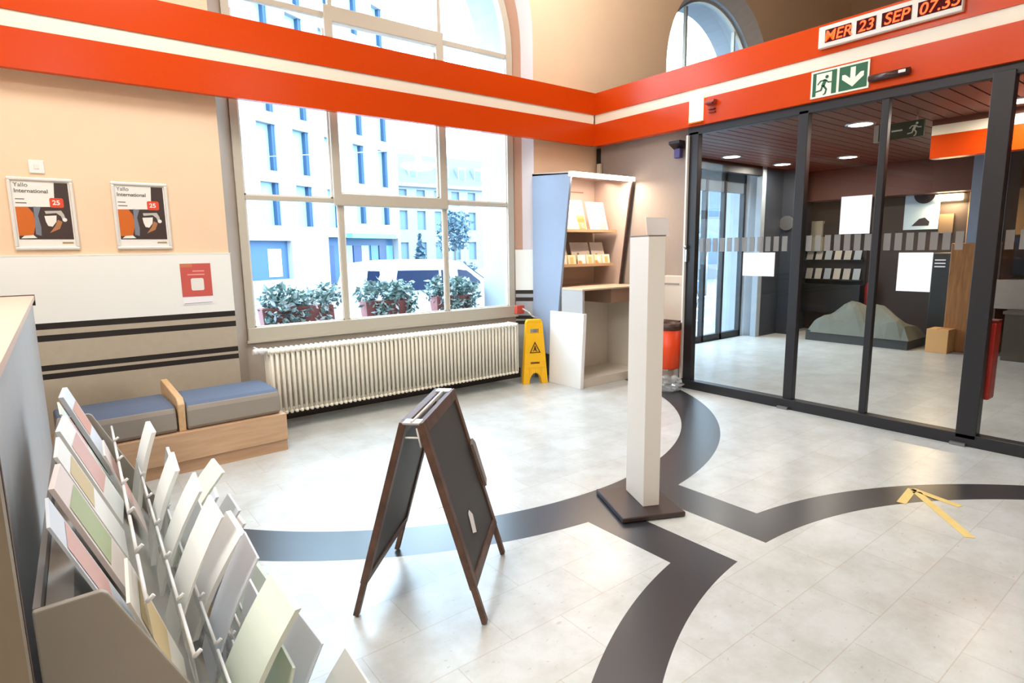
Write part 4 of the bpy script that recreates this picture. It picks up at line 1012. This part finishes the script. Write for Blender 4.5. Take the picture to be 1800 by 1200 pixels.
LEAFS = [mat('leaf_a', (112, 138, 134), .6), mat('leaf_b', (150, 174, 170), .6), mat('leaf_c', (78, 102, 100), .6), mat('bloom_white', (206, 214, 216), .6)]  # leaf tones paled towards teal and white to imitate haze
def foliage(mb, cx, cy, cz, rx, ry, rz, n, sz, rnd, mats, w=(4, 4, 3, 1)):
    for _ in range(n):
        while True:
            p = Vector((rnd.uniform(-1, 1), rnd.uniform(-1, 1), rnd.uniform(-1, 1)))
            if p.length < 1: break
        c = Vector((cx+p.x*rx, cy+p.y*ry, cz+p.z*rz)); s = sz*rnd.uniform(.6, 1.3)
        d = Vector((rnd.uniform(-1, 1), rnd.uniform(-1, 1), rnd.uniform(-.4, 1))).normalized(); e = d.orthogonal().normalized()
        e.rotate(Matrix.Rotation(rnd.uniform(0, 6.28), 3, d)); nn = d.cross(e)
        mb.face([c-d*s, c-d*s*.1+e*s*.45+nn*s*.1, c+d*s, c-d*s*.1-e*s*.45+nn*s*.1], rnd.choices(mats, w)[0])
POT = mat('planter_brown', (128, 70, 66), .6)
for k, (x0, x1, y, l) in enumerate(((1.60, 2.36, 6.28, 'red brown window box with trailing plants behind the left pane'), (2.72, 3.30, 6.30, 'red brown window box with tangled plants in the middle of the sill'), (3.66, 4.20, 6.34, 'red brown window box with tall leaves behind the right mullion'))):
    t = thing('window_box', l, 'planter', ((x0+x1)/2, y, .80))
    hx = (x1-x0)/2
    mb = MB(); mb.prism([(-hx+.02, -.08, 0), (-hx+.02, .08, 0), (-hx, .10, .20), (-hx, -.10, .20)], (2*hx-.02, 0, 0)); mb.build('box', POT, t, bevel=.008)
    one('box', -hx+.015, hx-.035, -.085, .085, .17, .19).build('soil', mat('soil', (70, 56, 50), .9), t)
    rnd = random.Random(20+k); mb = MB()
    for _ in range(13):
        foliage(mb, rnd.uniform(-hx, hx), rnd.uniform(-.10, .06), .25+rnd.uniform(-.03, .08), .16, .12, .12, 44, .042, rnd, LEAFS)
    for _ in range(9): foliage(mb, rnd.uniform(-hx, hx), -.12, .09, .08, .03, .11, 18, .036, rnd, LEAFS, (3, 5, 3, 3))
    for _ in range(14):
        x = rnd.uniform(-hx, hx); h = rnd.uniform(.28, .42); foliage(mb, x, 0, h, .03, .03, .06, 5, .05, rnd, LEAFS, (2, 4, 2, 1))
    mb.build('foliage', None, t)
def tree(name, label, x, y, h, r, cone, seed):
    t = thing(name, label, 'tree', (x, y, GZ)); rnd = random.Random(seed)
    one('cyl', (0, 0, 0), (0, 0, h*.5), .12, .07).build('trunk', mat('bark', (96, 92, 92), .9), t)
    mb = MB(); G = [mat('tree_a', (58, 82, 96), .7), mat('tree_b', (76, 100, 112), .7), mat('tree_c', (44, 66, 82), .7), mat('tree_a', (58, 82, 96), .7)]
    for i in range(14):
        u = i/13
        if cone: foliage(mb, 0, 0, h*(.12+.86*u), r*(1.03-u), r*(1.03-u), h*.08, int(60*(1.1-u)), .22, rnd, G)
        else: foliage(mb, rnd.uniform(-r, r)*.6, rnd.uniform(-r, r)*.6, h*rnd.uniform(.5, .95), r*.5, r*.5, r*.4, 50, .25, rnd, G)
    mb.build('crown', None, t)
tree('conifer', 'small dark conifer in front of the old town house', 22.15, 40, 3.5, .7, True, 1)
tree('street_tree', 'leafy tree by the right edge of the big window', 27.8, 44, 5.4, 2.0, False, 2)
tree('street_tree', 'low round tree beside the outer glass doors view', 32, 24, 4.6, 1.6, False, 3)
o = MB(); rnd = random.Random(5)
foliage(o, 0, 0, .7, 4, .6, .8, 420, .2, rnd, [MATS['tree_a'], MATS['tree_b'], MATS['tree_c'], MATS['tree_b']])
o = o.build('hedge', None); o.location = (25.5, 43, GZ); tag(o, 'clipped hedge in front of the old town house', 'hedge')
t = thing('street_lamp', 'white street lamp hanging on a wire over the street', 'street lamp', (6.68, 12, 3.43))
mb = MB(); mb.lathe([(.05, .12), (.16, .09), (.40, .05), (.40, .0), (.30, -.06), (.12, -.09), (.03, -.1)]); mb.build('shade', mat('lamp_white', (214, 216, 216), .4), t)
mb = MB(); mb.cyl((0, 0, .1), (0, 0, .34), .07); mb.build('neck', MATS['lamp_white'], t)
mb = MB(); mb.tube([(0, -5.78, 1.6), (0, 0, .36), (0, 19.2, 2.6)], .012, n=6); mb.build('wire', mat('wire_grey', (150, 160, 170), .5), t)
t = thing('parasol', 'grey blue parasol seen through the outer glass doors', 'parasol', (22.8, 15.4, GZ))
mb = MB(); mb.lathe([(1.1, 2.3), (.7, 2.62), (.05, 2.9)], n=8); mb.build('canopy', mat('parasol_blue', (72, 92, 110), .7), t)
one('cyl', (0, 0, 0), (0, 0, 2.8), .04).build('pole', STEEL, t)
vehicle('car', 'blue car seen low through the outer glass doors', (15.2, 11.6, GZ), R(20), van=False)
t = thing('bicycle_rack', 'white street railing seen through the outer glass doors', 'railing', (12.6, 8.9, GZ))
mb = MB()
for z in (.25, .55, .85): mb.cyl((-1.2, 0, z), (1.6, .4, z), .025)
mb.build('rail', WHITE, t)
mb = MB()
for x in (-1.2, .2, 1.6): mb.cyl((x, (x+1.2)/2.8*.4, 0), (x, (x+1.2)/2.8*.4, .9), .03)
mb.build('post', WHITE, t)
